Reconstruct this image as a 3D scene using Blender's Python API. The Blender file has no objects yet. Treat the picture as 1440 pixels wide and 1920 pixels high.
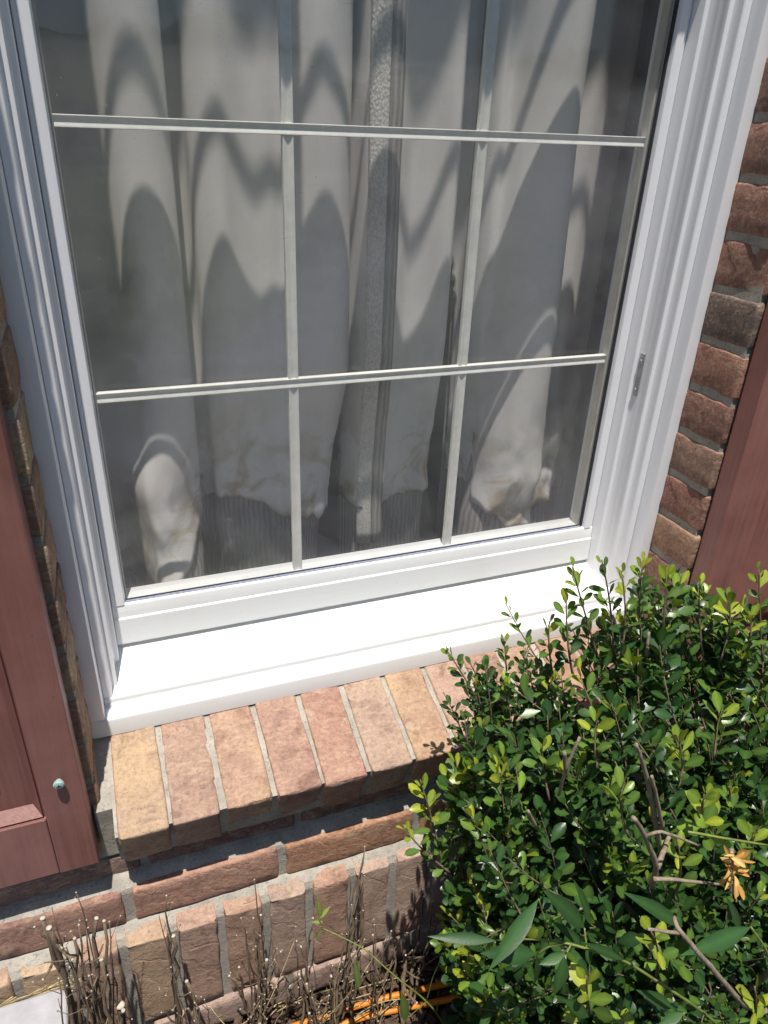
import bpy, bmesh, math, random
import numpy as np
from mathutils import Vector, Matrix, noise as mn
from mathutils.bvhtree import BVHTree

# ------------------------------------------------------------------ camera, sky, sun, exposure
S = bpy.context.scene
COL = S.collection
GZ = 1.25                      # height of the camera above the planting bed; all z below are measured from the camera
F_PX = 1367.864
RM = np.array([[0.936367, -0.134145, 0.324378], [-0.349209, -0.449786, 0.822038], [0.035628, -0.883005, -0.468009]])          # rows: world x (along wall), y (into wall), z (up) in camera axes
CAMP = Vector((0.0, -0.8, 0.0))

cd = bpy.data.cameras.new('camera')
cam = bpy.data.objects.new('camera', cd); COL.objects.link(cam)
cd.sensor_fit = 'AUTO'; cd.sensor_width = 36.0
cd.lens = F_PX / 1920 * 36.0
cd.clip_start = 0.02; cd.clip_end = 400
M3 = Matrix([[RM[i][0], -RM[i][1], -RM[i][2]] for i in range(3)])
cam.matrix_world = Matrix.Translation(CAMP + Vector((0, 0, GZ))) @ M3.to_4x4()
S.camera = cam

SUN = Vector((0.25, 1.0, -4.0)).normalized()      # the way the light travels
w = bpy.data.worlds.new('World'); S.world = w; w.use_nodes = True
nt = w.node_tree; nt.nodes.clear()
sky = nt.nodes.new('ShaderNodeTexSky'); sky.sky_type = 'NISHITA'; sky.sun_disc = False
sky.sun_elevation = math.asin(-SUN.z); sky.sun_rotation = math.atan2(-SUN.x, -SUN.y)
sky.air_density = 1.0; sky.dust_density = 1.0; sky.ozone_density = 4.0
bg = nt.nodes.new('ShaderNodeBackground'); bg.inputs['Strength'].default_value = 0.068
ow = nt.nodes.new('ShaderNodeOutputWorld')
nt.links.new(sky.outputs[0], bg.inputs[0]); nt.links.new(bg.outputs[0], ow.inputs[0])
sl = bpy.data.lights.new('sun', 'SUN'); sl.energy = 4.8; sl.angle = math.radians(0.6); sl.color = (1.0, 0.955, 0.90)
so = bpy.data.objects.new('sun', sl); COL.objects.link(so)
so.rotation_euler = SUN.to_track_quat('-Z', 'Y').to_euler(); so.location = (-1, -3, 8)
S.view_settings.view_transform = 'Standard'; S.view_settings.look = 'None'
S.view_settings.exposure = 0.34; S.view_settings.gamma = 1.0; S.view_settings.use_curve_mapping = False
S.render.engine = 'CYCLES'
S.cycles.transparent_max_bounces = 48; S.cycles.max_bounces = 10; S.cycles.diffuse_bounces = 5
S.cycles.glossy_bounces = 4

rnd = random.Random(7)

def at(u, v, Y):
    """point at depth Y into the wall that the photograph shows at pixel u, v (1440 x 1920)"""
    d = RM @ np.array([u - 720.0, v - 960.0, F_PX])
    t = (Y - CAMP.y) / d[1]
    return Vector((d[0] * t, Y, d[2] * t))

def atz(u, v, z):
    d = RM @ np.array([u - 720.0, v - 960.0, F_PX])
    t = z / d[2]
    return Vector((d[0] * t, CAMP.y + d[1] * t, z))

# ------------------------------------------------------------------ object helpers
WLOC = {}
def link(o, parent, origin):
    COL.objects.link(o)
    org = Vector(origin)
    if parent is not None:
        o.parent = parent
        o.location = org - WLOC[parent.name]
    else:
        o.location = org + Vector((0, 0, GZ))
    WLOC[o.name] = org
    return o

def tag(o, label=None, cat=None, group=None, kind=None):
    if label: o['label'] = label
    if cat: o['category'] = cat
    if group: o['group'] = group
    if kind: o['kind'] = kind
    return o

def thing(name, label, cat, origin, group=None):
    o = bpy.data.objects.new(name, None); o.empty_display_size = 0.05
    link(o, None, origin)
    return tag(o, label, cat, group)

def mesh_of(name, verts, faces, mats, smooth=False, fmat=None, recalc=True):
    me = bpy.data.meshes.new(name)
    me.from_pydata([tuple(v) for v in verts], [], faces)
    for m in (mats if isinstance(mats, (list, tuple)) else [mats]): me.materials.append(m)
    if recalc:
        bm = bmesh.new(); bm.from_mesh(me)
        bmesh.ops.recalc_face_normals(bm, faces=bm.faces)
        bm.to_mesh(me); bm.free()
    if fmat is not None: me.polygons.foreach_set('material_index', fmat)
    if smooth: me.polygons.foreach_set('use_smooth', [True] * len(me.polygons))
    me.update()
    return me

def obj(name, vf, mats, parent=None, origin=None, smooth=False, fmat=None, recalc=True):
    verts, faces = vf
    if origin is None:
        n = len(verts)
        lo = [min(v[i] for v in verts) for i in range(3)]; hi = [max(v[i] for v in verts) for i in range(3)]
        origin = ((lo[0] + hi[0]) / 2, (lo[1] + hi[1]) / 2, lo[2])
    org = Vector(origin)
    me = mesh_of(name, [Vector(v) - org for v in verts], faces, mats, smooth, fmat, recalc)
    o = bpy.data.objects.new(name, me)
    return link(o, parent, org)

def obj_mesh(name, me, parent, origin, rot=(0, 0, 0)):
    o = bpy.data.objects.new(name, me); o.rotation_euler = rot
    return link(o, parent, origin)

def bevel(o, wd, seg=2, ang=35):
    m = o.modifiers.new('bevel', 'BEVEL'); m.width = wd; m.segments = seg
    m.limit_method = 'ANGLE'; m.angle_limit = math.radians(ang)
    return o

def smooth_by_angle(o, ang=40):
    o.data.set_sharp_from_angle(angle=math.radians(ang))
    o.data.polygons.foreach_set('use_smooth', [True] * len(o.data.polygons))
    return o

def join(*vfs):
    V, Fc = [], []
    for v, f in vfs:
        n = len(V); V += list(v); Fc += [tuple(i + n for i in q) for q in f]
    return V, Fc

def box(x0, x1, y0, y1, z0, z1):
    V = [(x0, y0, z0), (x1, y0, z0), (x1, y1, z0), (x0, y1, z0), (x0, y0, z1), (x1, y0, z1), (x1, y1, z1), (x0, y1, z1)]
    return V, [(0, 3, 2, 1), (4, 5, 6, 7), (0, 1, 5, 4), (1, 2, 6, 5), (2, 3, 7, 6), (3, 0, 4, 7)]

def prism_z(poly, z0, z1):          # poly of (x, y), extruded along z
    n = len(poly)
    V = [(x, y, z0) for x, y in poly] + [(x, y, z1) for x, y in poly]
    return V, [tuple(range(n - 1, -1, -1)), tuple(range(n, 2 * n))] + [(i, (i + 1) % n, n + (i + 1) % n, n + i) for i in range(n)]

def prism_x(poly, x0, x1):          # poly of (y, z), extruded along x
    n = len(poly)
    V = [(x0, y, z) for y, z in poly] + [(x1, y, z) for y, z in poly]
    return V, [tuple(range(n)), tuple(range(2 * n - 1, n - 1, -1))] + [(i, n + i, n + (i + 1) % n, (i + 1) % n) for i in range(n)]

def tube(path, radii, sides=7, caps=True):
    V, Fc = [], []
    n = len(path)
    path = [Vector(p) for p in path]
    up = Vector((0.31, 0.22, 0.92))
    for i, p in enumerate(path):
        t = (path[min(i + 1, n - 1)] - path[max(i - 1, 0)]).normalized()
        a = t.cross(up)
        if a.length < 0.05: a = t.cross(Vector((1, 0, 0)))
        a.normalize(); b = t.cross(a)
        r = radii[i] if isinstance(radii, (list, tuple)) else radii
        for k in range(sides):
            th = 2 * math.pi * k / sides
            V.append(p + a * (r * math.cos(th)) + b * (r * math.sin(th)))
    for i in range(n - 1):
        for k in range(sides):
            k2 = (k + 1) % sides
            Fc.append((i * sides + k, i * sides + k2, (i + 1) * sides + k2, (i + 1) * sides + k))
    if caps:
        Fc.append(tuple(range(sides - 1, -1, -1))); Fc.append(tuple(range((n - 1) * sides, n * sides)))
    return V, Fc

def bez(p0, p1, p2, n):
    return [p0 * (1 - t) ** 2 + p1 * 2 * t * (1 - t) + p2 * t * t for t in [i / (n - 1) for i in range(n)]]

def catmull(pts, per):
    P = [Vector(p) for p in pts]; out = []
    for i in range(len(P) - 1):
        a = P[max(i - 1, 0)]; b = P[i]; c = P[i + 1]; d = P[min(i + 2, len(P) - 1)]
        for k in range(per):
            t = k / per
            out.append(0.5 * ((2 * b) + (c - a) * t + (2 * a - 5 * b + 4 * c - d) * t * t + (3 * b - a - 3 * c + d) * t ** 3))
    out.append(P[-1]); return out

# ------------------------------------------------------------------ materials
def nodes(name):
    m = bpy.data.materials.new(name); m.use_nodes = True
    t = m.node_tree; t.nodes.clear()
    out = t.nodes.new('ShaderNodeOutputMaterial')
    return m, t, out

def N(t, kind, **kw):
    n = t.nodes.new(kind)
    for k, v in kw.items():
        if k.startswith('i_'):
            n.inputs[k[2:].replace('_', ' ')].default_value = v
        else: setattr(n, k, v)
    return n

def L(t, a, b): t.links.new(a, b)

def ramp(t, fac, stops, interp='LINEAR'):
    r = t.nodes.new('ShaderNodeValToRGB'); r.color_ramp.interpolation = interp
    e = r.color_ramp.elements
    while len(e) < len(stops): e.new(0.5)
    for el, (p, c) in zip(e, stops):
        el.position = p; el.color = (c, c, c, 1) if not isinstance(c, tuple) else (*c, 1)
    L(t, fac, r.inputs[0]); return r.outputs[0]

def mixc(t, fac, a, b, mode='MIX'):
    m = t.nodes.new('ShaderNodeMix'); m.data_type = 'RGBA'; m.blend_type = mode
    def put(sock, v):
        if isinstance(v, (tuple, list)): sock.default_value = (*v, 1) if len(v) == 3 else v
        elif isinstance(v, (int, float)): sock.default_value = v
        else: L(t, v, sock)
    put(m.inputs[0], fac); put(m.inputs[6], a); put(m.inputs[7], b)
    return m.outputs[2]

def math_(t, op, a, b=0.5):
    m = t.nodes.new('ShaderNodeMath'); m.operation = op
    for s, v in zip(m.inputs, (a, b)):
        if isinstance(v, (int, float)): s.default_value = v
        else: L(t, v, s)
    return m.outputs[0]

def noise(t, vec, scale, detail=6, rough=0.6, dist=0.0):
    n = N(t, 'ShaderNodeTexNoise'); n.inputs['Scale'].default_value = scale
    n.inputs['Detail'].default_value = detail; n.inputs['Roughness'].default_value = rough
    n.inputs['Distortion'].default_value = dist
    if vec is not None: L(t, vec, n.inputs['Vector'])
    return n.outputs[0]

def bump(t, h, strength=0.3, dist=0.002, normal=None):
    b = N(t, 'ShaderNodeBump'); b.inputs['Strength'].default_value = strength; b.inputs['Distance'].default_value = dist
    L(t, h, b.inputs['Height'])
    if normal is not None: L(t, normal, b.inputs['Normal'])
    return b.outputs[0]

def coords(t, random_offset=False, scale=(1, 1, 1), rot=(0, 0, 0)):
    c = N(t, 'ShaderNodeTexCoord')
    mp = N(t, 'ShaderNodeMapping'); mp.inputs['Scale'].default_value = scale; mp.inputs['Rotation'].default_value = rot
    L(t, c.outputs['Object'], mp.inputs['Vector'])
    if random_offset:
        oi = N(t, 'ShaderNodeObjectInfo')
        m = N(t, 'ShaderNodeVectorMath', operation='MULTIPLY')
        m.inputs[1].default_value = (7.3, 11.1, 5.7)
        cb = N(t, 'ShaderNodeCombineXYZ')
        for i in range(3): L(t, oi.outputs['Random'], cb.inputs[i])
        L(t, cb.outputs[0], m.inputs[0]); L(t, m.outputs[0], mp.inputs['Location'])
    return mp.outputs[0]

def pbsdf(t, out, col=None, rough=0.5, normal=None, spec=0.5):
    p = N(t, 'ShaderNodeBsdfPrincipled')
    if isinstance(col, tuple): p.inputs['Base Color'].default_value = (*col, 1)
    elif col is not None: L(t, col, p.inputs['Base Color'])
    if isinstance(rough, (int, float)): p.inputs['Roughness'].default_value = rough
    else: L(t, rough, p.inputs['Roughness'])
    p.inputs['Specular IOR Level'].default_value = spec
    if normal is not None: L(t, normal, p.inputs['Normal'])
    if out is not None: L(t, p.outputs[0], out.inputs[0])
    return p

def mat_brick():
    m, t, out = nodes('fired_brick')
    v = coords(t, True)
    oi = N(t, 'ShaderNodeObjectInfo')
    big = noise(t, v, 22, 4, 0.6, 0.6)
    mid = noise(t, v, 60, 7, 0.7, 0.4)
    fine = noise(t, v, 330, 5, 0.75)
    streak = noise(t, coords(t, True, (18, 60, 60), (0.3, 0.5, 0.4)), 2.2, 5, 0.6, 1.2)
    c = oi.outputs['Color']
    dark = mixc(t, 1.0, c, (0.66, 0.60, 0.61), 'MULTIPLY')
    pale = mixc(t, 0.62, c, (0.44, 0.31, 0.20))
    gold = mixc(t, 0.55, c, (0.46, 0.32, 0.16))
    orange = mixc(t, 0.55, c, (0.36, 0.14, 0.06))
    c1 = mixc(t, ramp(t, big, [(0.36, 0.0), (0.50, 0.8)]), dark, c)
    c1 = mixc(t, math_(t, 'MULTIPLY', ramp(t, streak, [(0.50, 0.0), (0.62, 1.0)]), 0.65), c1, pale)
    c1 = mixc(t, math_(t, 'MULTIPLY', ramp(t, mid, [(0.54, 0.0), (0.72, 1.0)]), 0.4), c1, orange)
    gm = noise(t, v, 13, 3, 0.55, 0.5)
    thr = math_(t, 'SUBTRACT', 1.02, oi.outputs['Alpha'])
    gf = math_(t, 'MULTIPLY', math_(t, 'SUBTRACT', gm, math_(t, 'MULTIPLY', thr, 0.86)), 4.5)
    cl = N(t, 'ShaderNodeClamp'); L(t, gf, cl.inputs[0])
    c1 = mixc(t, cl.outputs[0], c1, gold)
    c1 = mixc(t, ramp(t, fine, [(0.30, 0.75), (0.42, 0.0)]), c1, mixc(t, 1.0, c, (0.35, 0.3, 0.3), 'MULTIPLY'))
    c1 = mixc(t, ramp(t, fine, [(0.62, 0.0), (0.74, 0.5)]), c1, (0.45, 0.36, 0.28))
    c1 = mixc(t, 1.0, mixc(t, 0.20, c1, (0.41, 0.33, 0.29)), (1.24, 1.24, 1.20), 'MULTIPLY')
    smud = noise(t, v, 17, 5, 0.65, 1.0)
    c1 = mixc(t, ramp(t, smud, [(0.54, 0.0), (0.70, 0.75)]), c1, mixc(t, 1.0, c1, (0.52, 0.47, 0.45), 'MULTIPLY'))
    cream = noise(t, v, 24, 4, 0.6, 0.8)
    c1 = mixc(t, ramp(t, cream, [(0.60, 0.0), (0.70, 0.55)]), c1, (0.50, 0.40, 0.28))
    grit = noise(t, v, 165, 4, 0.7)
    c1 = mixc(t, 1.0, c1, ramp(t, grit, [(0.30, (0.74, 0.72, 0.70)), (0.50, (1.0, 1.0, 1.0)), (0.72, (1.14, 1.13, 1.10))]), 'MULTIPLY')
    # creases pressed into the clay when it was moulded
    wv = N(t, 'ShaderNodeTexWave'); wv.wave_type = 'BANDS'; wv.bands_direction = 'DIAGONAL'
    wv.inputs['Scale'].default_value = 9.0; wv.inputs['Distortion'].default_value = 9.0
    wv.inputs['Detail'].default_value = 3.0; wv.inputs['Detail Scale'].default_value = 1.6
    L(t, v, wv.inputs['Vector'])
    cr = ramp(t, wv.outputs['Fac'], [(0.0, 0.0), (0.10, 1.0), (1.0, 0.86)])
    h = math_(t, 'ADD', math_(t, 'MULTIPLY', mid, 0.7), math_(t, 'ADD', math_(t, 'MULTIPLY', fine, 0.50), math_(t, 'ADD', math_(t, 'MULTIPLY', cr, 0.22), math_(t, 'MULTIPLY', grit, 0.35))))
    nrm = bump(t, h, 0.75, 0.0042)
    pbsdf(t, out, c1, 0.85, nrm, 0.25)
    return m

def mat_mortar():
    m, t, out = nodes('mortar')
    v = coords(t)
    a = noise(t, v, 30, 5, 0.6); b = noise(t, v, 230, 5, 0.75); g = noise(t, v, 700, 2, 0.6)
    c = mixc(t, ramp(t, a, [(0.35, 0.0), (0.65, 1.0)]), (0.33, 0.30, 0.255), (0.47, 0.43, 0.36))
    c = mixc(t, ramp(t, b, [(0.32, 0.8), (0.46, 0.0)]), c, (0.14, 0.125, 0.11))
    h = math_(t, 'ADD', math_(t, 'MULTIPLY', b, 0.7), math_(t, 'ADD', math_(t, 'MULTIPLY', a, 0.8), math_(t, 'MULTIPLY', g, 0.3)))
    pbsdf(t, out, c, 0.95, bump(t, h, 0.75, 0.0045), 0.15)
    return m

def mat_white(name='white_paint', col=(0.80, 0.80, 0.79), rough=0.38, grain=(1, 1, 1), gs=0.12):
    m, t, out = nodes(name)
    v = coords(t, False, grain)
    n1 = noise(t, v, 130, 5, 0.6); n2 = noise(t, coords(t), 9, 5, 0.6)
    c = mixc(t, ramp(t, n2, [(0.56, 0.0), (0.78, 0.35)]), col, (col[0] * 0.86, col[1] * 0.85, col[2] * 0.80))
    spots = noise(t, coords(t), 240, 2, 0.5)
    c = mixc(t, ramp(t, spots, [(0.745, 0.0), (0.80, 0.55)]), c, (0.38, 0.35, 0.31))
    pbsdf(t, out, c, rough, bump(t, n1, gs, 0.0012), 0.5)
    return m

def mat_simple(name, col, rough=0.6, var=0.25, scale=40, bs=0.2, bd=0.002, spec=0.4, metallic=0.0, stretch=(1, 1, 1)):
    m, t, out = nodes(name)
    v = coords(t, True, stretch)
    n1 = noise(t, v, scale, 6, 0.62); n2 = noise(t, v, scale * 6, 4, 0.6)
    c = mixc(t, ramp(t, n1, [(0.3, 0.0), (0.7, 1.0)]), tuple(x * (1 - var) for x in col), tuple(min(1, x * (1 + var)) for x in col))
    h = math_(t, 'ADD', n1, math_(t, 'MULTIPLY', n2, 0.5))
    p = pbsdf(t, out, c, rough, bump(t, h, bs, bd), spec)
    p.inputs['Metallic'].default_value = metallic
    return m

def mat_shutter():
    m, t, out = nodes('red_brown_stain')
    v = coords(t, True, (60, 60, 2.2)); v2 = coords(t, True)
    g = noise(t, v, 3.0, 6, 0.6, 0.3); b = noise(t, v2, 7, 5, 0.6); sp = noise(t, v2, 170, 2, 0.5)
    c = mixc(t, ramp(t, g, [(0.30, 0.0), (0.72, 1.0)]), (0.150, 0.058, 0.046), (0.225, 0.088, 0.070))
    c = mixc(t, ramp(t, b, [(0.42, 0.0), (0.66, 0.8)]), c, (0.255, 0.108, 0.088))
    oi = N(t, 'ShaderNodeObjectInfo'); c = mixc(t, 1.0, c, oi.outputs['Color'], 'MULTIPLY')
    c = mixc(t, ramp(t, sp, [(0.755, 0.0), (0.80, 0.8)]), c, (0.45, 0.36, 0.32))
    c = mixc(t, ramp(t, sp, [(0.20, 0.7), (0.25, 0.0)]), c, (0.06, 0.03, 0.025))
    h = math_(t, 'ADD', g, math_(t, 'MULTIPLY', noise(t, v2, 300, 3), 0.15))
    pbsdf(t, out, c, 0.52, bump(t, h, 0.30, 0.0018), 0.4)
    return m

def mat_glass(name, dust_haze):
    m, t, out = nodes(name)
    g = N(t, 'ShaderNodeNewGeometry')
    d = N(t, 'ShaderNodeVectorMath', operation='DOT_PRODUCT')
    L(t, g.outputs['Incoming'], d.inputs[0]); L(t, g.outputs['Normal'], d.inputs[1])
    c = math_(t, 'ABSOLUTE', d.outputs['Value'])
    k = math_(t, 'POWER', math_(t, 'SUBTRACT', 1.0, c), 5.0)
    fr = math_(t, 'ADD', math_(t, 'MULTIPLY', k, 0.22), 0.022)
    tr = N(t, 'ShaderNodeBsdfTransparent'); tr.inputs[0].default_value = (0.992, 0.991, 0.990, 1)
    gl = N(t, 'ShaderNodeBsdfGlossy'); gl.inputs['Roughness'].default_value = 0.0
    mx = N(t, 'ShaderNodeMixShader'); L(t, fr, mx.inputs[0]); L(t, tr.outputs[0], mx.inputs[1]); L(t, gl.outputs[0], mx.inputs[2])
    if not dust_haze:
        L(t, mx.outputs[0], out.inputs[0]); return m
    # film of dust with wipes and scratches, tinted to paint in reflected haze too
    v = coords(t)
    a = noise(t, v, 5.0, 6, 0.65, 0.8); sp = noise(t, v, 330, 2, 0.5)
    sc = noise(t, coords(t, False, (3, 1, 40), (0.0, 0.35, 0.0)), 6.0, 3, 0.7, 2.0)
    f = math_(t, 'ADD', ramp(t, a, [(0.30, 0.024), (0.68, 0.112)]),
              math_(t, 'ADD', ramp(t, sp, [(0.73, 0.0), (0.78, 0.30)]), ramp(t, sc, [(0.66, 0.0), (0.74, 0.10)])))
    df = N(t, 'ShaderNodeBsdfDiffuse'); L(t, mixc(t, ramp(t, noise(t, v, 3.2, 4, 0.6, 0.6), [(0.42, 0.0), (0.66, 1.0)]), (0.64, 0.64, 0.69), (0.56, 0.60, 0.50)), df.inputs[0])
    m2 = N(t, 'ShaderNodeMixShader'); L(t, f, m2.inputs[0]); L(t, mx.outputs[0], m2.inputs[1]); L(t, df.outputs[0], m2.inputs[2])
    L(t, m2.outputs[0], out.inputs[0])
    return m

def mat_fabric(name, col, rib=False, knit=False, stain=False):
    m, t, out = nodes(name)
    v = coords(t)
    uv = N(t, 'ShaderNodeUVMap').outputs[0]
    mp = N(t, 'ShaderNodeMapping'); mp.inputs['Scale'].default_value = (1, 1, 1); L(t, uv, mp.inputs[0])
    w1 = N(t, 'ShaderNodeTexWave'); w1.bands_direction = 'X'; w1.inputs['Scale'].default_value = 260 if not rib else 34
    w1.inputs['Distortion'].default_value = 1.0 if not rib else 2.5; w1.inputs['Detail'].default_value = 2
    w2 = N(t, 'ShaderNodeTexWave'); w2.bands_direction = 'Y'; w2.inputs['Scale'].default_value = 240
    w2.inputs['Distortion'].default_value = 1.0
    L(t, mp.outputs[0], w1.inputs['Vector']); L(t, mp.outputs[0], w2.inputs['Vector'])
    big = noise(t, v, 6, 4, 0.6)
    c = mixc(t, ramp(t, big, [(0.3, 0.0), (0.7, 1.0)]), tuple(x * 0.88 for x in col), col)
    h = math_(t, 'ADD', w1.outputs['Fac'], math_(t, 'MULTIPLY', w2.outputs['Fac'], 0.6))
    bs, bd = 0.22, 0.0007
    if rib:
        c = mixc(t, math_(t, 'MULTIPLY', w1.outputs['Fac'], 0.75), c, tuple(x * 0.45 for x in col)); bs, bd = 0.4, 0.0015
    if knit:
        vo = N(t, 'ShaderNodeTexVoronoi'); vo.inputs['Scale'].default_value = 400
        mp2 = N(t, 'ShaderNodeMapping'); mp2.inputs['Scale'].default_value = (1.0, 0.55, 1); L(t, uv, mp2.inputs[0])
        L(t, mp2.outputs[0], vo.inputs['Vector'])
        h = math_(t, 'SUBTRACT', 1.0, vo.outputs['Distance']); bs, bd = 0.6, 0.0012
        c = mixc(t, ramp(t, vo.outputs['Distance'], [(0.3, 0.0), (0.7, 0.52)]), c, tuple(x * 0.5 for x in col))
    if stain:
        s1 = noise(t, v, 14, 5, 0.6, 0.8)
        g = N(t, 'ShaderNodeSeparateXYZ'); L(t, uv, g.inputs[0])
        low = ramp(t, g.outputs[1], [(0.0, 1.0), (0.20, 0.0)])
        c = mixc(t, math_(t, 'MULTIPLY', ramp(t, s1, [(0.46, 0.0), (0.60, 0.85)]), low), c, (0.38, 0.27, 0.12))
        c = mixc(t, ramp(t, g.outputs[1], [(0.0, 0.7), (0.006, 0.0)]), c, (0.10, 0.085, 0.065))
    p = pbsdf(t, None, c, 0.9, bump(t, h, bs, bd), 0.1)
    tl = N(t, 'ShaderNodeBsdfTranslucent'); L(t, c, tl.inputs[0])
    mx = N(t, 'ShaderNodeMixShader'); mx.inputs[0].default_value = 0.12
    L(t, p.outputs[0], mx.inputs[1]); L(t, tl.outputs[0], mx.inputs[2]); L(t, mx.outputs[0], out.inputs[0])
    return m

def mat_leaf(name, gloss=0.30, spec=0.55):
    m, t, out = nodes(name)
    at_ = N(t, 'ShaderNodeAttribute'); at_.attribute_name = 'tint'
    v = coords(t)
    n1 = noise(t, v, 90, 4, 0.6)
    c = mixc(t, ramp(t, n1, [(0.35, 0.0), (0.7, 0.35)]), at_.outputs['Color'], mixc(t, 1.0, at_.outputs['Color'], (1.5, 1.35, 0.9), 'MULTIPLY'))
    p = pbsdf(t, None, c, gloss, bump(t, noise(t, v, 500, 3), 0.15, 0.0008), spec)
    tl = N(t, 'ShaderNodeBsdfTranslucent')
    L(t, mixc(t, 1.0, c, (1.7, 1.6, 0.5), 'MULTIPLY'), tl.inputs[0])
    mx = N(t, 'ShaderNodeMixShader'); mx.inputs[0].default_value = 0.20
    L(t, p.outputs[0], mx.inputs[1]); L(t, tl.outputs[0], mx.inputs[2]); L(t, mx.outputs[0], out.inputs[0])
    return m

BRICK = mat_brick(); MORTAR = mat_mortar()
WHITE = mat_white(); WHITE_H = mat_white('white_paint_brushed', (0.80, 0.81, 0.79), 0.36, (0.06, 1, 3.0), 0.28)
WHITE_V = mat_white('white_paint_upright', (0.82, 0.82, 0.83), 0.34, (3.0, 1, 0.06), 0.14)
SILLW = mat_white('white_sill_paint', (0.74, 0.74, 0.72), 0.45, (0.2, 1, 1), 0.12)
SHUT = mat_shutter(); GLASS = mat_glass('clean_glass', False); DUSTY_HAZED = mat_glass('dusty_hazed_glass', True)
CREAM = mat_simple('cream_muntin', (0.76, 0.75, 0.68), 0.5, 0.10, 60, 0.15)
SPACER = mat_simple('cream_spacer', (0.50, 0.48, 0.40), 0.5, 0.12, 60, 0.15)
GASKET = mat_simple('dark_gasket', (0.035, 0.036, 0.042), 0.7, 0.3, 300, 0.6)
BEAD_REFLECTION = mat_simple('grey_blue_reflection', (0.30, 0.33, 0.42), 0.9, 0.45, 420, 0.9, 0.003)
METAL = mat_simple('dull_metal', (0.42, 0.42, 0.43), 0.42, 0.2, 120, 0.15, 0.001, 0.5, 0.85)
VERDIGRIS = mat_simple('verdigris_screw', (0.30, 0.42, 0.38), 0.6, 0.3, 400, 0.4, 0.001)
LINING = mat_fabric('curtain_lining_cloth', (0.84, 0.815, 0.775), stain=True)
FACE = mat_fabric('ribbed_face_cloth', (0.48, 0.455, 0.42), rib=True)
KNIT = mat_fabric('knitted_braid', (0.84, 0.81, 0.74), knit=True)
BARK = mat_simple('dry_bark', (0.165, 0.120, 0.080), 0.85, 0.5, 160, 0.8, 0.002, 0.2, 0.0, (1, 1, 0.25))
GREYBARK = mat_simple('grey_bark', (0.27, 0.215, 0.155), 0.85, 0.35, 160, 0.7, 0.002, 0.2, 0.0, (1, 1, 0.25))
CUTEND = mat_simple('pale_cut_wood', (0.46, 0.41, 0.33), 0.85, 0.2, 300, 0.4, 0.001)
STRAWM = mat_simple('dry_straw', (0.42, 0.33, 0.17), 0.75, 0.35, 90, 0.3)
GREENSTEM = mat_simple('green_stem', (0.17, 0.20, 0.045), 0.45, 0.35, 90, 0.2)
LEAF = mat_leaf('waxy_leaf', 0.33, 0.42); LEAF2 = mat_leaf('thin_leaf', 0.42, 0.30); DEADLEAF = mat_leaf('dead_leaf', 0.6, 0.2)
ORANGE = mat_simple('orange_cord_jacket', (0.60, 0.20, 0.016), 0.5, 0.12, 60, 0.15)
BLOCKM = mat_simple('weathered_white_block', (0.36, 0.35, 0.365), 0.7, 0.12, 45, 0.25, 0.0015)
SOIL = mat_simple('dark_soil', (0.055, 0.040, 0.030), 0.95, 0.5, 35, 0.9, 0.012, 0.1)
CHIP = mat_simple('bark_mulch', (0.085, 0.055, 0.038), 0.9, 0.55, 70, 0.6, 0.003, 0.15)
LAWN = mat_simple('mown_grass', (0.060, 0.070, 0.036), 0.9, 0.4, 30, 0.9, 0.03, 0.1)
ROOM = mat_simple('room_plaster', (0.30, 0.28, 0.25), 0.9, 0.1, 5, 0.1)

# ------------------------------------------------------------------ ground and room
XL, XR = -0.0896, 0.7856        # the brick opening
YW = -0.086                     # brick face of the wall
G0 = -GZ

def ground_sheet():
    V, Fc = [], []
    xs = [-60, -12, -4, -1.5] + [-0.6 + 0.05 * i for i in range(43)] + [2.6, 5, 14, 60]
    ys = [-90, -30, -10, -4, -2.4] + [-1.6 + 0.06 * i for i in range(25)] + [0.0, 0.5]
    for y in ys:
        for x in xs:
            z = G0 + 0.012 * mn.noise(Vector((x * 7, y * 7, 0.3))) + 0.008 * mn.noise(Vector((x * 23, y * 23, 4.1))) if abs(x) < 3 and y > -2 else G0
            V.append((x, y, z - 0.006))
    nx = len(xs)
    for j in range(len(ys) - 1):
        for i in range(nx - 1):
            a = j * nx + i; Fc.append((a, a + 1, a + 1 + nx, a + nx))
    return V, Fc
tag(obj('ground', ground_sheet(), SOIL, None, (0, 0, G0), smooth=True), kind='structure')
tag(obj('lawn', box(-55, 55, -88, -1.75, G0 - 0.05, G0 + 0.012), LAWN), kind='structure')

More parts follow.
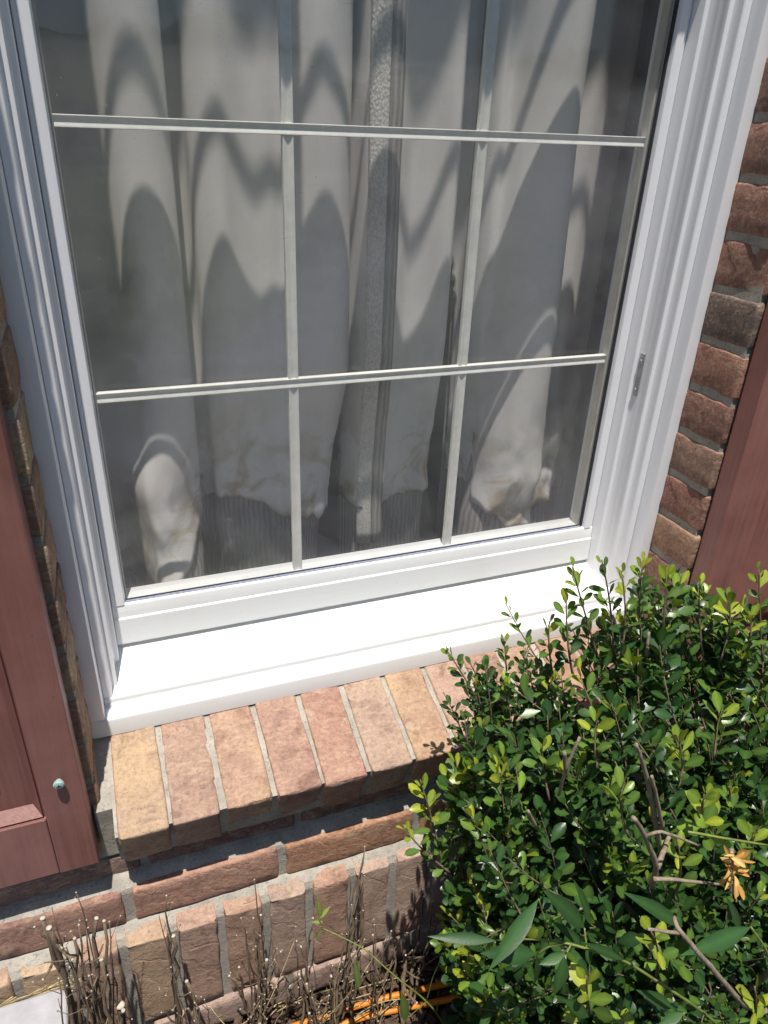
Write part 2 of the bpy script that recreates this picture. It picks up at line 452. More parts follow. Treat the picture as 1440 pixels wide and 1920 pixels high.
def added_treeline():  # unseen trees, added to block low sky light and darken the glass reflections
    V, Fc = [], []
    nx, nz = 120, 26
    for j in range(nz + 1):
        for i in range(nx + 1):
            x = -34 + 68 * i / nx; t = j / nz
            hgt = 3.2 + 1.6 * mn.noise(Vector((x * 0.13, 1.0, 0))) + 1.0 * mn.noise(Vector((x * 0.5, 4.0, 0)))
            z = G0 + hgt * t
            bulge = 1.6 * math.sin(math.pi * min(1.0, t * 0.9 + 0.1)) + 0.9 * mn.noise(Vector((x * 0.45, z * 0.6, 2.0))) + 0.45 * mn.noise(Vector((x * 1.5, z * 1.6, 7.0)))
            V.append((x, -24.0 + bulge - 1.5 * max(0.0, t - 0.8) * 5, z + (0.4 * mn.noise(Vector((x * 1.3, z, 0))) if j else 0)))
    w_ = nx + 1
    Fc = [(j * w_ + i, j * w_ + i + 1, (j + 1) * w_ + i + 1, (j + 1) * w_ + i) for j in range(nz) for i in range(nx)]
    n = len(V); V += [(x, y - 4.0, z) for x, y, z in V]
    Fc += [tuple(n + k for k in reversed(f)) for f in Fc]
    Fc += [(nz * w_ + i, nz * w_ + i + 1, n + nz * w_ + i + 1, n + nz * w_ + i) for i in range(nx)]
    return V, Fc
tag(obj('added_treeline', added_treeline(), mat_simple('added_foliage', (0.05, 0.075, 0.03), 0.9, 0.5, 1.2, 1.0, 0.3, 0.1), smooth=True), 'unseen trees added across the lawn to dim low sky light and reflections', 'trees', kind='stuff')

def room():
    x0, x1, y0, y1, z0, z1 = -1.9, 2.9, 0.165, 4.2, -1.0, 1.6
    V, Fc = box(x0, x1, y0, y1, z0, z1)
    Fc = [f for f in Fc if f != (0, 1, 5, 4)]
    return V, Fc
tag(obj('room_wall', room(), ROOM), kind='structure')

# ------------------------------------------------------------------ the brick wall
wall = thing('brick_wall', 'mottled red and tan brick wall with a sloping brick sill below the window', 'wall', (0.35, -0.09, G0))
ZTOP = 1.62; ZHEAD = 1.50
# mortar body of the wall round the opening, joints a few millimetres behind the bricks
MR = 0.0032; MJ = -0.0004
xa, xb = -1.6, 2.3
mort = [box(xa, XL - MJ, YW + MR, 0.16, G0 - 0.1, ZTOP), box(XR + MJ, xb, YW + MR, 0.16, G0 - 0.1, ZTOP),
        box(XL - MR, XR + MR, YW + MR, 0.16, ZHEAD + MR, ZTOP), box(XL - MR, XR + MR, YW + MR, 0.16, G0 - 0.1, -0.80)]
obj('mortar', join(*mort), MORTAR, wall)
# bed under the sloping sill bricks, and the stepped foot of the wall
SL = math.atan2(0.039, 0.140)
def on_slope(y, dz=0.0): return -0.736 + (y - 0.0) * math.tan(SL) + dz
def rough_prism(poly, x0, x1, seed, n=180, amp=0.0018):
    V, Fc = [], []
    m = len(poly)
    for i in range(n + 1):
        x = x0 + (x1 - x0) * i / n
        for k, (y, z) in enumerate(poly):
            p = Vector((x * 40, k * 3.7 + seed, seed))
            V.append((x, y + amp * mn.noise(p), z + amp * mn.noise(p + Vector((9, 9, 9)))))
    for i in range(n):
        for k in range(m):
            a = i * m + k; b = i * m + (k + 1) % m
            Fc.append((a, a + m, b + m, b))
    Fc.append(tuple(range(m))); Fc.append(tuple(range(n * m + m - 1, n * m - 1, -1)))
    return V, Fc
obj('mortar', rough_prism([(-0.134, on_slope(-0.134, -0.0048)), (-0.110, -0.850), (-0.075, -0.862), (0.10, -0.85), (0.05, on_slope(0.05, -0.0036)), (0.0, on_slope(0, -0.0040))],
                          -0.072, XR + 0.012, 2.0, 240), MORTAR, wall, smooth=False)
obj('mortar', rough_prism([(-0.097, on_slope(-0.097, -0.005)), (-0.094, -0.800), (-0.088, -0.862), (0.05, -0.85), (0.05, on_slope(0.05, -0.0036)), (0.0, on_slope(0, -0.0040))], XL - 0.004, -0.066, 3.0, 12), MORTAR, wall)
obj('mortar', rough_prism([(-0.1055, -0.982), (-0.1055, -0.921), (-0.104, -0.9155), (-0.092, -0.906), (-0.076, -0.899), (-0.05, -0.93), (-0.05, -0.985)], xa, xb, 5.0, 260), MORTAR, wall)
obj('mortar', rough_prism([(-0.1275, G0 - 0.08), (-0.1275, -0.998), (-0.122, -0.988), (-0.110, -0.979), (-0.09, -0.975), (-0.06, -0.98), (-0.06, G0 - 0.08)], xa, xb, 8.0, 260), MORTAR, wall)

def brick_mesh(lx, ly, lz, seed, r=0.004, amp=0.0016, cell=0.014, chamfer=None):
    """fired brick: rounded, slightly uneven block, local origin in its middle"""
    def stations(l):
        n = max(2, int(round((l - 2 * r) / cell)))
        return [-l / 2, -l / 2 + r * 0.4] + [-l / 2 + r + (l - 2 * r) * i / n for i in range(n + 1)] + [l / 2 - r * 0.4, l / 2]
    X, Y, Z = stations(lx), stations(ly), stations(lz)
    idx = {}; V = []; Fc = []
    def vid(i, j, k):
        key = (i, j, k)
        if key not in idx:
            p = Vector((X[i], Y[j], Z[k]))
            q = Vector((max(-lx / 2 + r, min(lx / 2 - r, p.x)), max(-ly / 2 + r, min(ly / 2 - r, p.y)), max(-lz / 2 + r, min(lz / 2 - r, p.z))))
            d = p - q
            if d.length > 1e-9:
                nn = d.normalized()
                q2 = q + nn * r
            else: nn = Vector((0, 0, 0)); q2 = p
            s = Vector((seed * 3.1, seed * 1.7, seed * 0.9))
            h = mn.noise(p * 16 + s) * 1.0 + mn.noise(p * 45 + s) * 0.7 + mn.noise(p * 120 + s) * 0.35
            q2 = q2 + nn * (amp * h)
            on_edge = (abs(p.x) > lx / 2 - r) + (abs(p.y) > ly / 2 - r) + (abs(p.z) > lz / 2 - r)
            if on_edge >= 2: q2 = q2 - nn * max(0.0, mn.noise(p * 60 + s * 2) - 0.1) * 0.006
            if chamfer:
                cy, cz = chamfer      # take the top front arris off
                f = (q2.y + ly / 2) / cy
                if f < 1.0:
                    q2.z = min(q2.z, lz / 2 - cz * (1 - max(f, 0.0)))
            idx[key] = len(V); V.append(q2)
        return idx[key]
    nx, ny, nz = len(X) - 1, len(Y) - 1, len(Z) - 1
    for i in range(nx):
        for j in range(ny):
            Fc.append((vid(i, j, 0), vid(i, j + 1, 0), vid(i + 1, j + 1, 0), vid(i + 1, j, 0)))
            Fc.append((vid(i, j, nz), vid(i + 1, j, nz), vid(i + 1, j + 1, nz), vid(i, j + 1, nz)))
    for i in range(nx):
        for k in range(nz):
            Fc.append((vid(i, 0, k), vid(i + 1, 0, k), vid(i + 1, 0, k + 1), vid(i, 0, k + 1)))
            Fc.append((vid(i, ny, k), vid(i, ny, k + 1), vid(i + 1, ny, k + 1), vid(i + 1, ny, k)))
    for j in range(ny):
        for k in range(nz):
            Fc.append((vid(0, j, k), vid(0, j, k + 1), vid(0, j + 1, k + 1), vid(0, j + 1, k)))
            Fc.append((vid(nx, j, k), vid(nx, j + 1, k), vid(nx, j + 1, k + 1), vid(nx, j, k + 1)))
    return mesh_of('brick', V, Fc, BRICK, smooth=True, recalc=False)

PAL = [(0.255, 0.105, 0.065), (0.225, 0.095, 0.065), (0.275, 0.135, 0.085), (0.205, 0.090, 0.070), (0.30, 0.155, 0.095), (0.185, 0.080, 0.060)]
def put_brick(me, loc, rot=(0, 0, 0), col=None, gold=0.2):
    o = obj_mesh('brick', me, wall, loc, rot)
    c = col or rnd.choice(PAL)
    j = 1 + rnd.uniform(-0.08, 0.08)
    o.color = (c[0] * j, c[1] * j, c[2] * j, gold)
    return o

# sloping sill: bricks on edge
ROWL, ROWH, ROWW, PITCH = 0.19, 0.090, 0.0585, 0.0655
row_m = [brick_mesh(ROWW, ROWL, ROWH, 11 + i, 0.0035, 0.0015, 0.011) for i in range(5)]
for me in row_m:                       # extra lean added to the front so it falls into shade
    for v in me.vertices:
        if v.co.y < 0: v.co.y += max(0.0, ROWH / 2 - v.co.z) * 0.11 * min(1.0, -v.co.y / (ROWL / 2))
    me.update()
row_cols = [((0.37, 0.25, 0.16), 0.50), ((0.33, 0.205, 0.15), 0.30), ((0.34, 0.205, 0.14), 0.42), ((0.33, 0.185, 0.135), 0.30), ((0.32, 0.165, 0.115), 0.34),
            ((0.36, 0.245, 0.185), 0.28), ((0.36, 0.22, 0.135), 0.44), ((0.34, 0.215, 0.165), 0.25), ((0.28, 0.15, 0.105), 0.3), ((0.33, 0.20, 0.13), 0.4),
            ((0.30, 0.15, 0.10), 0.2), ((0.27, 0.13, 0.09), 0.3), ((0.32, 0.18, 0.12), 0.4)]
for i in range(13):
    x = -0.067 + ROWW / 2 + PITCH * i + rnd.uniform(-0.001, 0.001)
    yf = -0.140 + rnd.uniform(-0.0025, 0.0025)
    top_mid_y = yf + ROWL / 2 * math.cos(SL)
    top_mid_z = on_slope(yf) + ROWL / 2 * math.sin(SL) + rnd.uniform(-0.0012, 0.0012)
    cy = top_mid_y + math.sin(SL) * ROWH / 2; cz = top_mid_z - math.cos(SL) * ROWH / 2
    put_brick(row_m[i % 5], (x, cy, cz), (SL, rnd.uniform(-0.012, 0.012), rnd.uniform(-0.012, 0.012)), row_cols[i][0], row_cols[i][1])

# reveals: every course shows the end of a brick beside the window
CP = 0.0685; BH = 0.0585
jam_m = [brick_mesh(0.095, 0.100, BH, 31 + i, 0.004, 0.0018, 0.016) for i in range(5)]
dark_at = {2: (0.055, 0.036, 0.032)}
for k in range(-24, 8):
    zt = -0.3216 - CP * k
    if zt > ZHEAD - 0.02: continue
    zc = zt - BH / 2
    col = None
    for X, sx in ((XR, 1), (XL, -1)):
        lz = zc
        if X == XL and zc < -0.76: pass
        c = None
        kk = round((-0.3216 - zt) / CP)
        if sx == 1:
            c = {-4: (0.22, 0.085, 0.055), -3: (0.22, 0.085, 0.055), -2: (0.085, 0.055, 0.048), -1: (0.24, 0.09, 0.055), 0: (0.20, 0.07, 0.045), 1: (0.23, 0.12, 0.08), 2: (0.20, 0.062, 0.042),
                 3: (0.30, 0.155, 0.09), 4: (0.25, 0.115, 0.075), 5: (0.30, 0.165, 0.12), 6: (0.25, 0.14, 0.095)}.get(kk)
        else:
            c = [(0.24, 0.14, 0.085), (0.30, 0.20, 0.13), (0.20, 0.11, 0.07), (0.33, 0.25, 0.18)][kk % 4]
            c = (c[0] * 0.9, c[1] * 0.88, c[2] * 0.86)
        put_brick(jam_m[(kk + (sx > 0) * 2) % 5], (X + sx * (0.0475 - 0.0022) - sx * rnd.uniform(0.0, 0.0012), YW + 0.050, lz), (0, 0, rnd.uniform(-0.01, 0.01)), c, 0.15 if sx > 0 else 0.4)

# stretchers of the plain wall: those beside the sill one by one, the rest of the wall as one part
str_m = [brick_mesh(0.203, 0.095, BH, 51 + i, 0.004, 0.0018, 0.018) for i in range(4)]
PX = 0.213
rest = []
def add_rest(x, z):
    rest.append((x, z))
for k in range(-28, 14):
    zc = -0.3216 - CP * k - BH / 2
    if zc > ZTOP - 0.03 or zc < -0.94: continue
    off = (k % 2) * PX / 2
    for i in range(-8, 12):
        x = 0.06 + PX * i + off
        if x - 0.1 < xa + 0.02 or x + 0.1 > xb - 0.02: continue
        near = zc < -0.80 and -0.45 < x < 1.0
        inside = (XL - 0.19 < x < XR + 0.19)
        if zc > -0.80 and inside and zc < ZHEAD: continue
        if near: put_brick(str_m[(i + k) % 4], (x, YW + 0.0475, zc), (0, 0, 0), rnd.choice([(0.16, 0.075, 0.055), (0.20, 0.09, 0.06), (0.12, 0.07, 0.06)]), 0.2)  # darker brick colours put in for the shade under the sill
        else: rest.append((x, zc))
# foot of the wall: a projecting course, upright bricks with splayed tops, one more course at the bed
or_cols = {0: (0.33, 0.165, 0.11), 1: (0.36, 0.16, 0.075), 2: (0.42, 0.17, 0.06), 3: (0.38, 0.16, 0.07), -1: (0.26, 0.12, 0.085)}
pro_m = [brick_mesh(0.200, 0.090, 0.0625, 71 + i, 0.005, 0.0020, 0.013) for i in range(4)]
for i in range(-7, 11):
    x = -0.0745 + 0.1055 + 0.2115 * i
    if x > xb - 0.1 or x < xa + 0.1: continue
    put_brick(pro_m[i % 4], (x, -0.1105 + 0.045, -0.9465 + rnd.uniform(-0.001, 0.001)), (0, 0, rnd.uniform(-0.008, 0.008)), or_cols.get(i, (0.27, 0.11, 0.06)), 0.22 if i > 0 else 0.1)
sol_m = [brick_mesh(0.0535, 0.080, 0.200, 91 + i, 0.0045, 0.0018, 0.013, (0.022, 0.014)) for i in range(5)]
so_cols = [(0.36, 0.225, 0.165), (0.38, 0.225, 0.15), (0.37, 0.26, 0.205), (0.37, 0.21, 0.145), (0.39, 0.275, 0.215), (0.36, 0.25, 0.195), (0.375, 0.265, 0.22)]
for i in range(-21, 34):
    x = 0.0075 + 0.0655 * i
    if x > xb - 0.05 or x < xa + 0.05: continue
    c = so_cols[i % 7] if i >= 0 else [(0.42, 0.30, 0.19), (0.36, 0.23, 0.16), (0.40, 0.27, 0.17)][i % 3]
    put_brick(sol_m[i % 5], (x + rnd.uniform(-0.001, 0.001), -0.1325 + 0.040 + rnd.uniform(-0.0015, 0.0015), -0.9800 - 0.100), (rnd.uniform(-0.006, 0.006), rnd.uniform(-0.008, 0.008), rnd.uniform(-0.02, 0.02)), c, 0.2 if i >= 0 else 0.3)
for i in range(-7, 11):
    x = 0.03 + 0.2115 * i
    if x > xb - 0.1 or x < xa + 0.1: continue
    put_brick(pro_m[(i + 2) % 4], (x, -0.1370 + 0.045, -1.219), (0, 0, rnd.uniform(-0.01, 0.01)), rnd.choice([(0.30, 0.21, 0.18), (0.34, 0.23, 0.19), (0.28, 0.18, 0.15)]), 0.2)
V, Fc = [], []
for x, z in rest:
    a = 0.1015
    j = [rnd.uniform(-0.0015, 0.0015) for _ in range(3)]
    v, f = box(x - a + j[0], x + a + j[0], YW + j[1], YW + 0.03, z - BH / 2 + j[2], z + BH / 2 + j[2])
    n = len(V); V += v; Fc += [tuple(q + n for q in g) for g in f]
o = obj('brickwork', (V, Fc), BRICK, wall); o.color = (0.23, 0.10, 0.068, 0.25); o['kind'] = 'stuff'

# ------------------------------------------------------------------ the window
win = thing('window', 'white sash window with cream glazing bars above the brick sill', 'window', (0.348, 0.0, -0.736))
CAS = [(0.0, 0.060), (0.0, 0.002), (0.0006, 0.0006), (0.002, 0.0), (0.0182, 0.0), (0.0196, 0.0006), (0.0203, 0.002), (0.0211, 0.021), (0.0211, 0.060)]
FRM = [(0.0217, 0.150), (0.0217, 0.0232), (0.0300, 0.0226), (0.0318, 0.0230), (0.0328, 0.0245), (0.0331, 0.030), (0.0336, 0.0362), (0.0345, 0.0382), (0.0388, 0.0384), (0.0402, 0.0390), (0.0408, 0.0410),
       (0.0398, 0.047), (0.0385, 0.053), (0.0392, 0.056), (0.0392, 0.059), (0.0385, 0.062), (0.0398, 0.068), (0.0412, 0.0722), (0.0448, 0.0734), (0.0458, 0.0742), (0.0464, 0.0765), (0.0464, 0.150)]
def side(poly, sx):
    return [((XL + s) if sx < 0 else (XR - s), d) for s, d in poly]
for sx in (-1, 1):
    o = obj('casing', prism_z(side(CAS, sx), -0.7305, ZHEAD - 0.001), WHITE_V, win); smooth_by_angle(o, 30)
    o = obj('jamb_frame', prism_z(side(FRM, sx), -0.728, ZHEAD - 0.001), WHITE_V, win); smooth_by_angle(o, 30)
o = obj('head_frame', box(XL + 0.022, XR - 0.022, 0.024, 0.150, ZHEAD - 0.045, ZHEAD - 0.003), WHITE_H, win)
o = obj('casing', box(XL + 0.0212, XR - 0.0212, 0.001, 0.022, ZHEAD - 0.06, ZHEAD - 0.003), WHITE_H, win)
# sill: nose with a rounded arris, then the sloping pan behind a small lip
nose = [(-0.0022, -0.7363), (-0.0022, -0.7125), (-0.0012, -0.7098), (0.0010, -0.7082), (0.0040, -0.7072), (0.030, -0.7008), (0.030, -0.7363)]
o = obj('sill_nose', prism_x(nose, XL + 0.0002, XR - 0.0002), SILLW, win); smooth_by_angle(o, 30)
pan = [(0.0208, -0.7300), (0.0208, -0.6965), (0.0211, -0.6945), (0.0220, -0.6930), (0.0240, -0.6922), (0.099, -0.6655), (0.155, -0.650), (0.155, -0.7300)]
o = obj('sill_pan', prism_x(pan, XL + 0.0216, XR - 0.0216), SILLW, win); smooth_by_angle(o, 30)

SX0, SX1 = XL + 0.0472, XR - 0.0472          # lower sash outer width
GX0, GX1 = XL + 0.0655, XR - 0.0655          # daylight width
ZB, ZG, ZT = -0.6600, -0.5960, 0.322
D0, D1 = 0.0925, 0.136
def make_muntin(along, c, a0, a1, y0, wd, th):
    """hollow-fronted glazing bar: two raised edges and a cove between"""
    h = wd / 2
    prof = [(-h, th), (-h, 0.0004), (-h + 0.0004, 0.0), (-h + 0.0009, 0.0), (-h * 0.5, 0.0010), (-0.0004, 0.0020), (0.0004, 0.0020), (h * 0.5, 0.0012), (h - 0.0012, 0.0), (h - 0.0004, 0.0), (h, 0.0004), (h, th)]
    if along == 'z': return prism_z([(c + s, y0 + d) for s, d in prof], a0, a1)
    return prism_x([(y0 + d, c + s) for s, d in prof], a0, a1)

def build_sash(zb, zg, zt_in, zt, d0, d1, x0, x1, gx0, gx1, mz, fine):
    sash = link(bpy.data.objects.new('sash', None), win, (0.348, d0, zb))
    bx = sash
    for sx in (-1, 1):
        a, b = (x0, gx0) if sx < 0 else (x1, gx1)
        q = -sx
        poly = [(a, d1), (a, d0 + 0.0035), (a + q * 0.0012, d0 + 0.0022), (a + q * 0.0048, d0 + 0.0022), (a + q * 0.0052, d0 + 0.0004), (a + q * 0.0058, d0), (b - q * 0.0032, d0), (b - q * 0.0018, d0 + 0.0006), (b, d0 + 0.0065), (b, d1)]
        o = obj('stile', prism_z(poly, zg + 0.0002, zt_in - 0.0002), WHITE_V, bx); smooth_by_angle(o, 28)
    rail = [(d1, zb), (d0 - 0.001, zb), (d0 - 0.0018, zb + 0.0015), (d0 - 0.0018, zb + 0.0415), (d0 - 0.0010, zb + 0.0428), (d0 + 0.0006, zb + 0.0434), (d0 + 0.0008, zg - 0.0030), (d0 + 0.0016, zg - 0.0004), (d0 + 0.0035, zg + 0.0006), (d0 + 0.0125, zg - 0.0004), (d1, zg - 0.001)]
    o = obj('rail', prism_x(rail, x0, x1), WHITE_H, bx); smooth_by_angle(o, 28)
    o = obj('rail', prism_x([(d1, zt_in), (d0, zt_in), (d0, zt), (d1, zt)], x0, x1), WHITE_H, bx)
    gy = d0 + 0.0125
    obj('glass_pane', box(gx0 - 0.004, gx1 + 0.004, gy, gy + 0.003, zg - 0.006, zt_in + 0.004), DUSTY_HAZED if fine else GLASS, bx)
    obj('glass_pane', box(gx0 - 0.004, gx1 + 0.004, gy + 0.0195, gy + 0.0225, zg - 0.006, zt_in + 0.004), GLASS, bx)
    sy0, sy1 = gy + 0.0034, gy + 0.0190
    obj('spacer_bar', join(box(gx0 - 0.002, gx1 + 0.002, sy0, sy1, zg - 0.008, zg - 0.0012),
                           box(gx0 - 0.003, gx0 + 0.0026, sy0, sy1, zg - 0.0010, zt_in), box(gx1 - 0.0045, gx1 + 0.003, sy0, sy1, zg - 0.0010, zt_in)), SPACER, bx)
    if fine:
        obj('gasket', join(box(gx0 + 0.0012, gx1 - 0.0012, gy - 0.0022, gy - 0.0003, zg - 0.0008, zg + 0.0024),
                           box(gx1 - 0.0022, gx1 - 0.0001, gy - 0.006, gy - 0.0003, zg + 0.0026, zt_in - 0.002)), GASKET, bx)
        obj('reflection_strip', box(gx0 + 0.0005, gx1 - 0.0026, gy - 0.0072, gy - 0.0024, zg - 0.0015, zg + 0.0012), BEAD_REFLECTION, bx)  # coloured strip standing in for the bead's bluish reflection in the glass
    my = gy + 0.0055
    for i in (1, 2):
        c = gx0 + (gx1 - gx0) * i / 3
        zs = [zg] + mz + [zt_in]
        for za, zc in zip(zs[:-1], zs[1:]):
            a = za + (0.0058 if za in mz else 0.0); b = zc - (0.0058 if zc in mz else 0.0)
            o = obj('muntin', make_muntin('z', c, a, b, my + 0.0006, 0.0130, 0.0082), CREAM, bx); smooth_by_angle(o, 50)
    for z in mz:
        xs = [gx0 + 0.0028, gx0 + (gx1 - gx0) / 3, gx0 + (gx1 - gx0) * 2 / 3, gx1 - 0.0047]
        for xa_, xb_ in zip(xs[:-1], xs[1:]):
            o = obj('muntin', make_muntin('x', z, xa_, xb_, my, 0.0122, 0.0090), CREAM, bx); smooth_by_angle(o, 50)
    return sash
build_sash(ZB, ZG, 0.276, ZT, D0, D1, SX0, SX1, GX0, GX1, [-0.3055, -0.0075], True)
build_sash(0.312, 0.352, 1.44, 1.468, 0.0445, 0.0715, XL + 0.0415, XR - 0.0415, GX0 - 0.002, GX1 + 0.002, [0.738, 1.10], False)
# keeper plate screwed to the right-hand track
kp = obj('keeper_plate', box(XR - 0.0418, XR - 0.0388, 0.0595, 0.0685, -0.352, -0.286), METAL, win); bevel(kp, 0.0012, 2)
for z in (-0.2975, -0.3415):
    v, f = tube([Vector((XR - 0.0412, 0.064, z)), Vector((XR - 0.0432, 0.064, z))], [0.0027, 0.0022], 10)
    obj('screw', (v, f), METAL, kp)
obj('caulk_line', rough_prism([(0.0165, -0.7040), (0.0180, -0.7020), (0.0200, -0.7005), (0.0207, -0.6995), (0.0207, -0.7060)], XL + 0.022, XR - 0.022, 4.0, 120, 0.0003), mat_simple('grey_caulk', (0.62, 0.62, 0.61), 0.7, 0.1, 200, 0.3), win)
obj('window_stool', box(-0.2, 0.9, 0.152, 0.175, -0.72, -0.655), WHITE, win)

# ------------------------------------------------------------------ shutters
def shutter(x0, x1, name_label, tone):
    """framed shutter; stiles 46 mm, a recessed panel with splayed edges, screws through the stiles"""
    yb, yf = YW - 0.003, -0.120
    z0, z1 = -0.831, 1.45
    st = 0.0455
    sh = thing('shutter', name_label, 'shutter', ((x0 + x1) / 2, yf, z0))
    for a, b in ((x0, x0 + st), (x1 - st, x1)):
        o = obj('stile', box(a, b, yf, yb, z0, z1), SHUT, sh); bevel(o, 0.0016, 2)
    for a, b in ((z0 + 0.0004, z0 + 0.0965), (0.28, 0.37), (z1 - 0.09, z1 - 0.0004)):
        o = obj('rail', box(x0 + st + 0.0004, x1 - st - 0.0004, yf + 0.0006, yb, a, b), SHUT, sh); bevel(o, 0.0016, 2)
    for a, b in ((z0 + 0.0965, 0.28), (0.37, z1 - 0.09)):
        X0, X1 = x0 + st, x1 - st
        m = 0.013
        # splayed moulding round the recess, then the panel with its raised middle
        ya = yf + 0.0035; yp = yf + 0.0175
        V = []
        rings = [(0.0, ya - 0.002), (0.0001, ya + 0.0022), (0.0020, ya + 0.0024), (0.0032, ya - 0.0002), (m, yp), (m + 0.028, yp), (m + 0.040, yp - 0.0075), (m + 0.046, yp - 0.0080)]
        for off, y in rings:
            V += [(X0 + off, y, a + off), (X1 - off, y, a + off), (X1 - off, y, b - off), (X0 + off, y, b - off)]
        Fc = []
        for r in range(len(rings) - 1):
            for k in range(4):
                p, q = r * 4 + k, r * 4 + (k + 1) % 4
                Fc.append((p, q, q + 4, p + 4))
        e = (len(rings) - 1) * 4
        Fc.append((e, e + 1, e + 2, e + 3))
        n = len(V)
        V += [(X0, yb, a), (X1, yb, a), (X1, yb, b), (X0, yb, b)]
        Fc += [(k, n + k, n + (k + 1) % 4, (k + 1) % 4) for k in range(4)] + [(n + 3, n + 2, n + 1, n)]
        obj('panel', (V, Fc), SHUT, sh)
    for xs in (x0 + st / 2, x1 - st / 2):
        for z in (-0.6775, 1.30):
            c = Vector((xs, yf, z))
            v1, f1 = tube([c + Vector((0, 0.006, 0)), c + Vector((0, -0.0030, 0)), c + Vector((0, -0.0034, 0)), c + Vector((0, -0.0066, 0)), c + Vector((0, -0.0082, 0)), c + Vector((0, -0.0090, 0))], [0.0030, 0.0030, 0.0054, 0.0062, 0.0048, 0.0018], 14)
            s = obj('screw', (v1, f1), VERDIGRIS, sh, smooth=False)
            obj('screw_slot', join(box(xs - 0.0024, xs + 0.0024, yf - 0.0094, yf - 0.0086, z - 0.0006, z + 0.0006), box(xs - 0.0006, xs + 0.0006, yf - 0.0095, yf - 0.0087, z - 0.0024, z + 0.0024)), GASKET, s)
    for ch in sh.children: ch.color = tone
    return sh
shutter(-0.0965 - 0.36, -0.0965, 'red brown wooden shutter with a green screw head, left of the window', (1.08, 1.16, 1.16, 1))
shutter(0.7905, 0.7905 + 0.36, 'red brown wooden shutter behind the leafy shrub, right of the window', (1.42, 1.50, 1.52, 1))

# ------------------------------------------------------------------ curtains
def interp_profile(levels, z):
    """levels: [(z, [(x, y)...])] from top to bottom, same number of points"""
    if z >= levels[0][0]: return levels[0][1]
    for (za, A), (zb, B) in zip(levels[:-1], levels[1:]):
        if z >= zb:
            t = (za - z) / (za - zb); t = t * t * (3 - 2 * t)
            return [(p[0] * (1 - t) + q[0] * t, p[1] * (1 - t) + q[1] * t) for p, q in zip(A, B)]
    return levels[-1][1]

def shift(P, moves):
    out = [list(p) for p in P]
    for i, (dx, dy) in moves.items(): out[i][0] += dx; out[i][1] += dy
    return [tuple(p) for p in out]

def sheet(levels, ztop, hem, per, nz, mat, name, parent, dy=0.0, crumple=0.0, i0=None, i1=None, seed=0.0, gaps=()):
    base = catmull([(p[0], p[1], 0) for p in interp_profile(levels, 0.0)], per)
    ncol = len(base)
    hz = [hem(p.x) for p in base]
    V, uv = [], []
    arc = [0.0]
    for a, b in zip(base[:-1], base[1:]): arc.append(arc[-1] + (b - a).length)
    c0 = 0 if i0 is None else i0 * per; c1 = ncol - 1 if i1 is None else i1 * per
    for j in range(nz + 1):
        tj = j / nz
        for c in range(c0, c1 + 1):
            z = ztop + (hz[c] - ztop) * tj
            V.append([c, z, tj])
    prof_cache = {}
    out = []
    for c, z, tj in V:
        key = round(z, 3)
        if key not in prof_cache:
            prof_cache[key] = catmull([(p[0], p[1], 0) for p in interp_profile(levels, key)], per)
        p = prof_cache[key][c]
        x, y = p.x, p.y
        low = max(0.0, min(1.0, (-0.36 - z) / 0.25))
        q = Vector((x * 9 + seed, z * 5, seed))
        y += 0.0045 * mn.noise(q) + 0.0022 * mn.noise(Vector((x * 34 + seed, z * 7, seed + 3))) + crumple * low * (mn.noise(Vector((x * 22 + seed, z * 16, seed + 2))) + 0.6 * mn.noise(Vector((x * 50 + seed, z * 38, seed + 5))))
        x += crumple * 0.5 * low * mn.noise(Vector((x * 20 + seed + 7, z * 20, seed)))
        out.append((x, y + dy, z)); uv.append((arc[c], (z - hz[c])))
    w_ = c1 - c0 + 1
    gap = [(g0 * per, g1 * per) for g0, g1 in gaps]
    Fc = [(j * w_ + i, j * w_ + i + 1, (j + 1) * w_ + i + 1, (j + 1) * w_ + i) for j in range(nz) for i in range(w_ - 1) if not (any(a <= i + c0 < b and out[j * w_ + i][2] < -0.08 - 0.34 * abs((i + c0 + 0.5 - a) / (b - a) - 0.5) for a, b in gap))]
    o = obj(name, (out, Fc), mat, parent, None, smooth=True, recalc=False)
    ul = o.data.uv_layers.new(name='UVMap')
    for lp in o.data.loops: ul.data[lp.index].uv = uv[lp.vertex_index]
    so_ = o.modifiers.new('thickness', 'SOLIDIFY'); so_.thickness = 0.0012; so_.offset = 1
    return o

LP = [(-0.075, 0.30), (-0.035, 0.318), (0.010, 0.292), (0.040, 0.248), (0.064, 0.2345), (0.090, 0.241), (0.109, 0.262), (0.104, 0.288), (0.112, 0.315), (0.128, 0.302), (0.134, 0.276), (0.150, 0.259), (0.168, 0.2535),
      (0.187, 0.262), (0.212, 0.272), (0.234, 0.268), (0.252, 0.268), (0.272, 0.249), (0.299, 0.2365), (0.328, 0.243), (0.348, 0.262), (0.353, 0.285), (0.340, 0.31)]
LLOW = shift(LP, {1: (0.020, -0.030), 2: (0.004, -0.076), 3: (-0.010, -0.050), 4: (-0.002, -0.024), 5: (0.0, -0.003), 6: (-0.002, 0.006), 11: (0.0, 0.008), 12: (0.0, 0.018), 13: (0, 0.012), 14: (0, 0.006), 15: (0, 0.010), 16: (0, 0.014), 17: (0, 0.026), 18: (-0.010, 0.034), 19: (-0.020, 0.030), 20: (-0.026, 0.020), 21: (-0.028, 0), 22: (-0.026, 0)})
LLOW2 = shift(LLOW, {2: (0.006, 0.0), 3: (0.004, -0.014), 4: (0.004, -0.032), 5: (0.002, -0.040), 6: (-0.006, -0.034), 12: (0, 0.010), 13: (0, 0.006), 18: (-0.006, 0.008), 19: (-0.012, 0), 20: (-0.018, 0), 21: (-0.02, 0)})
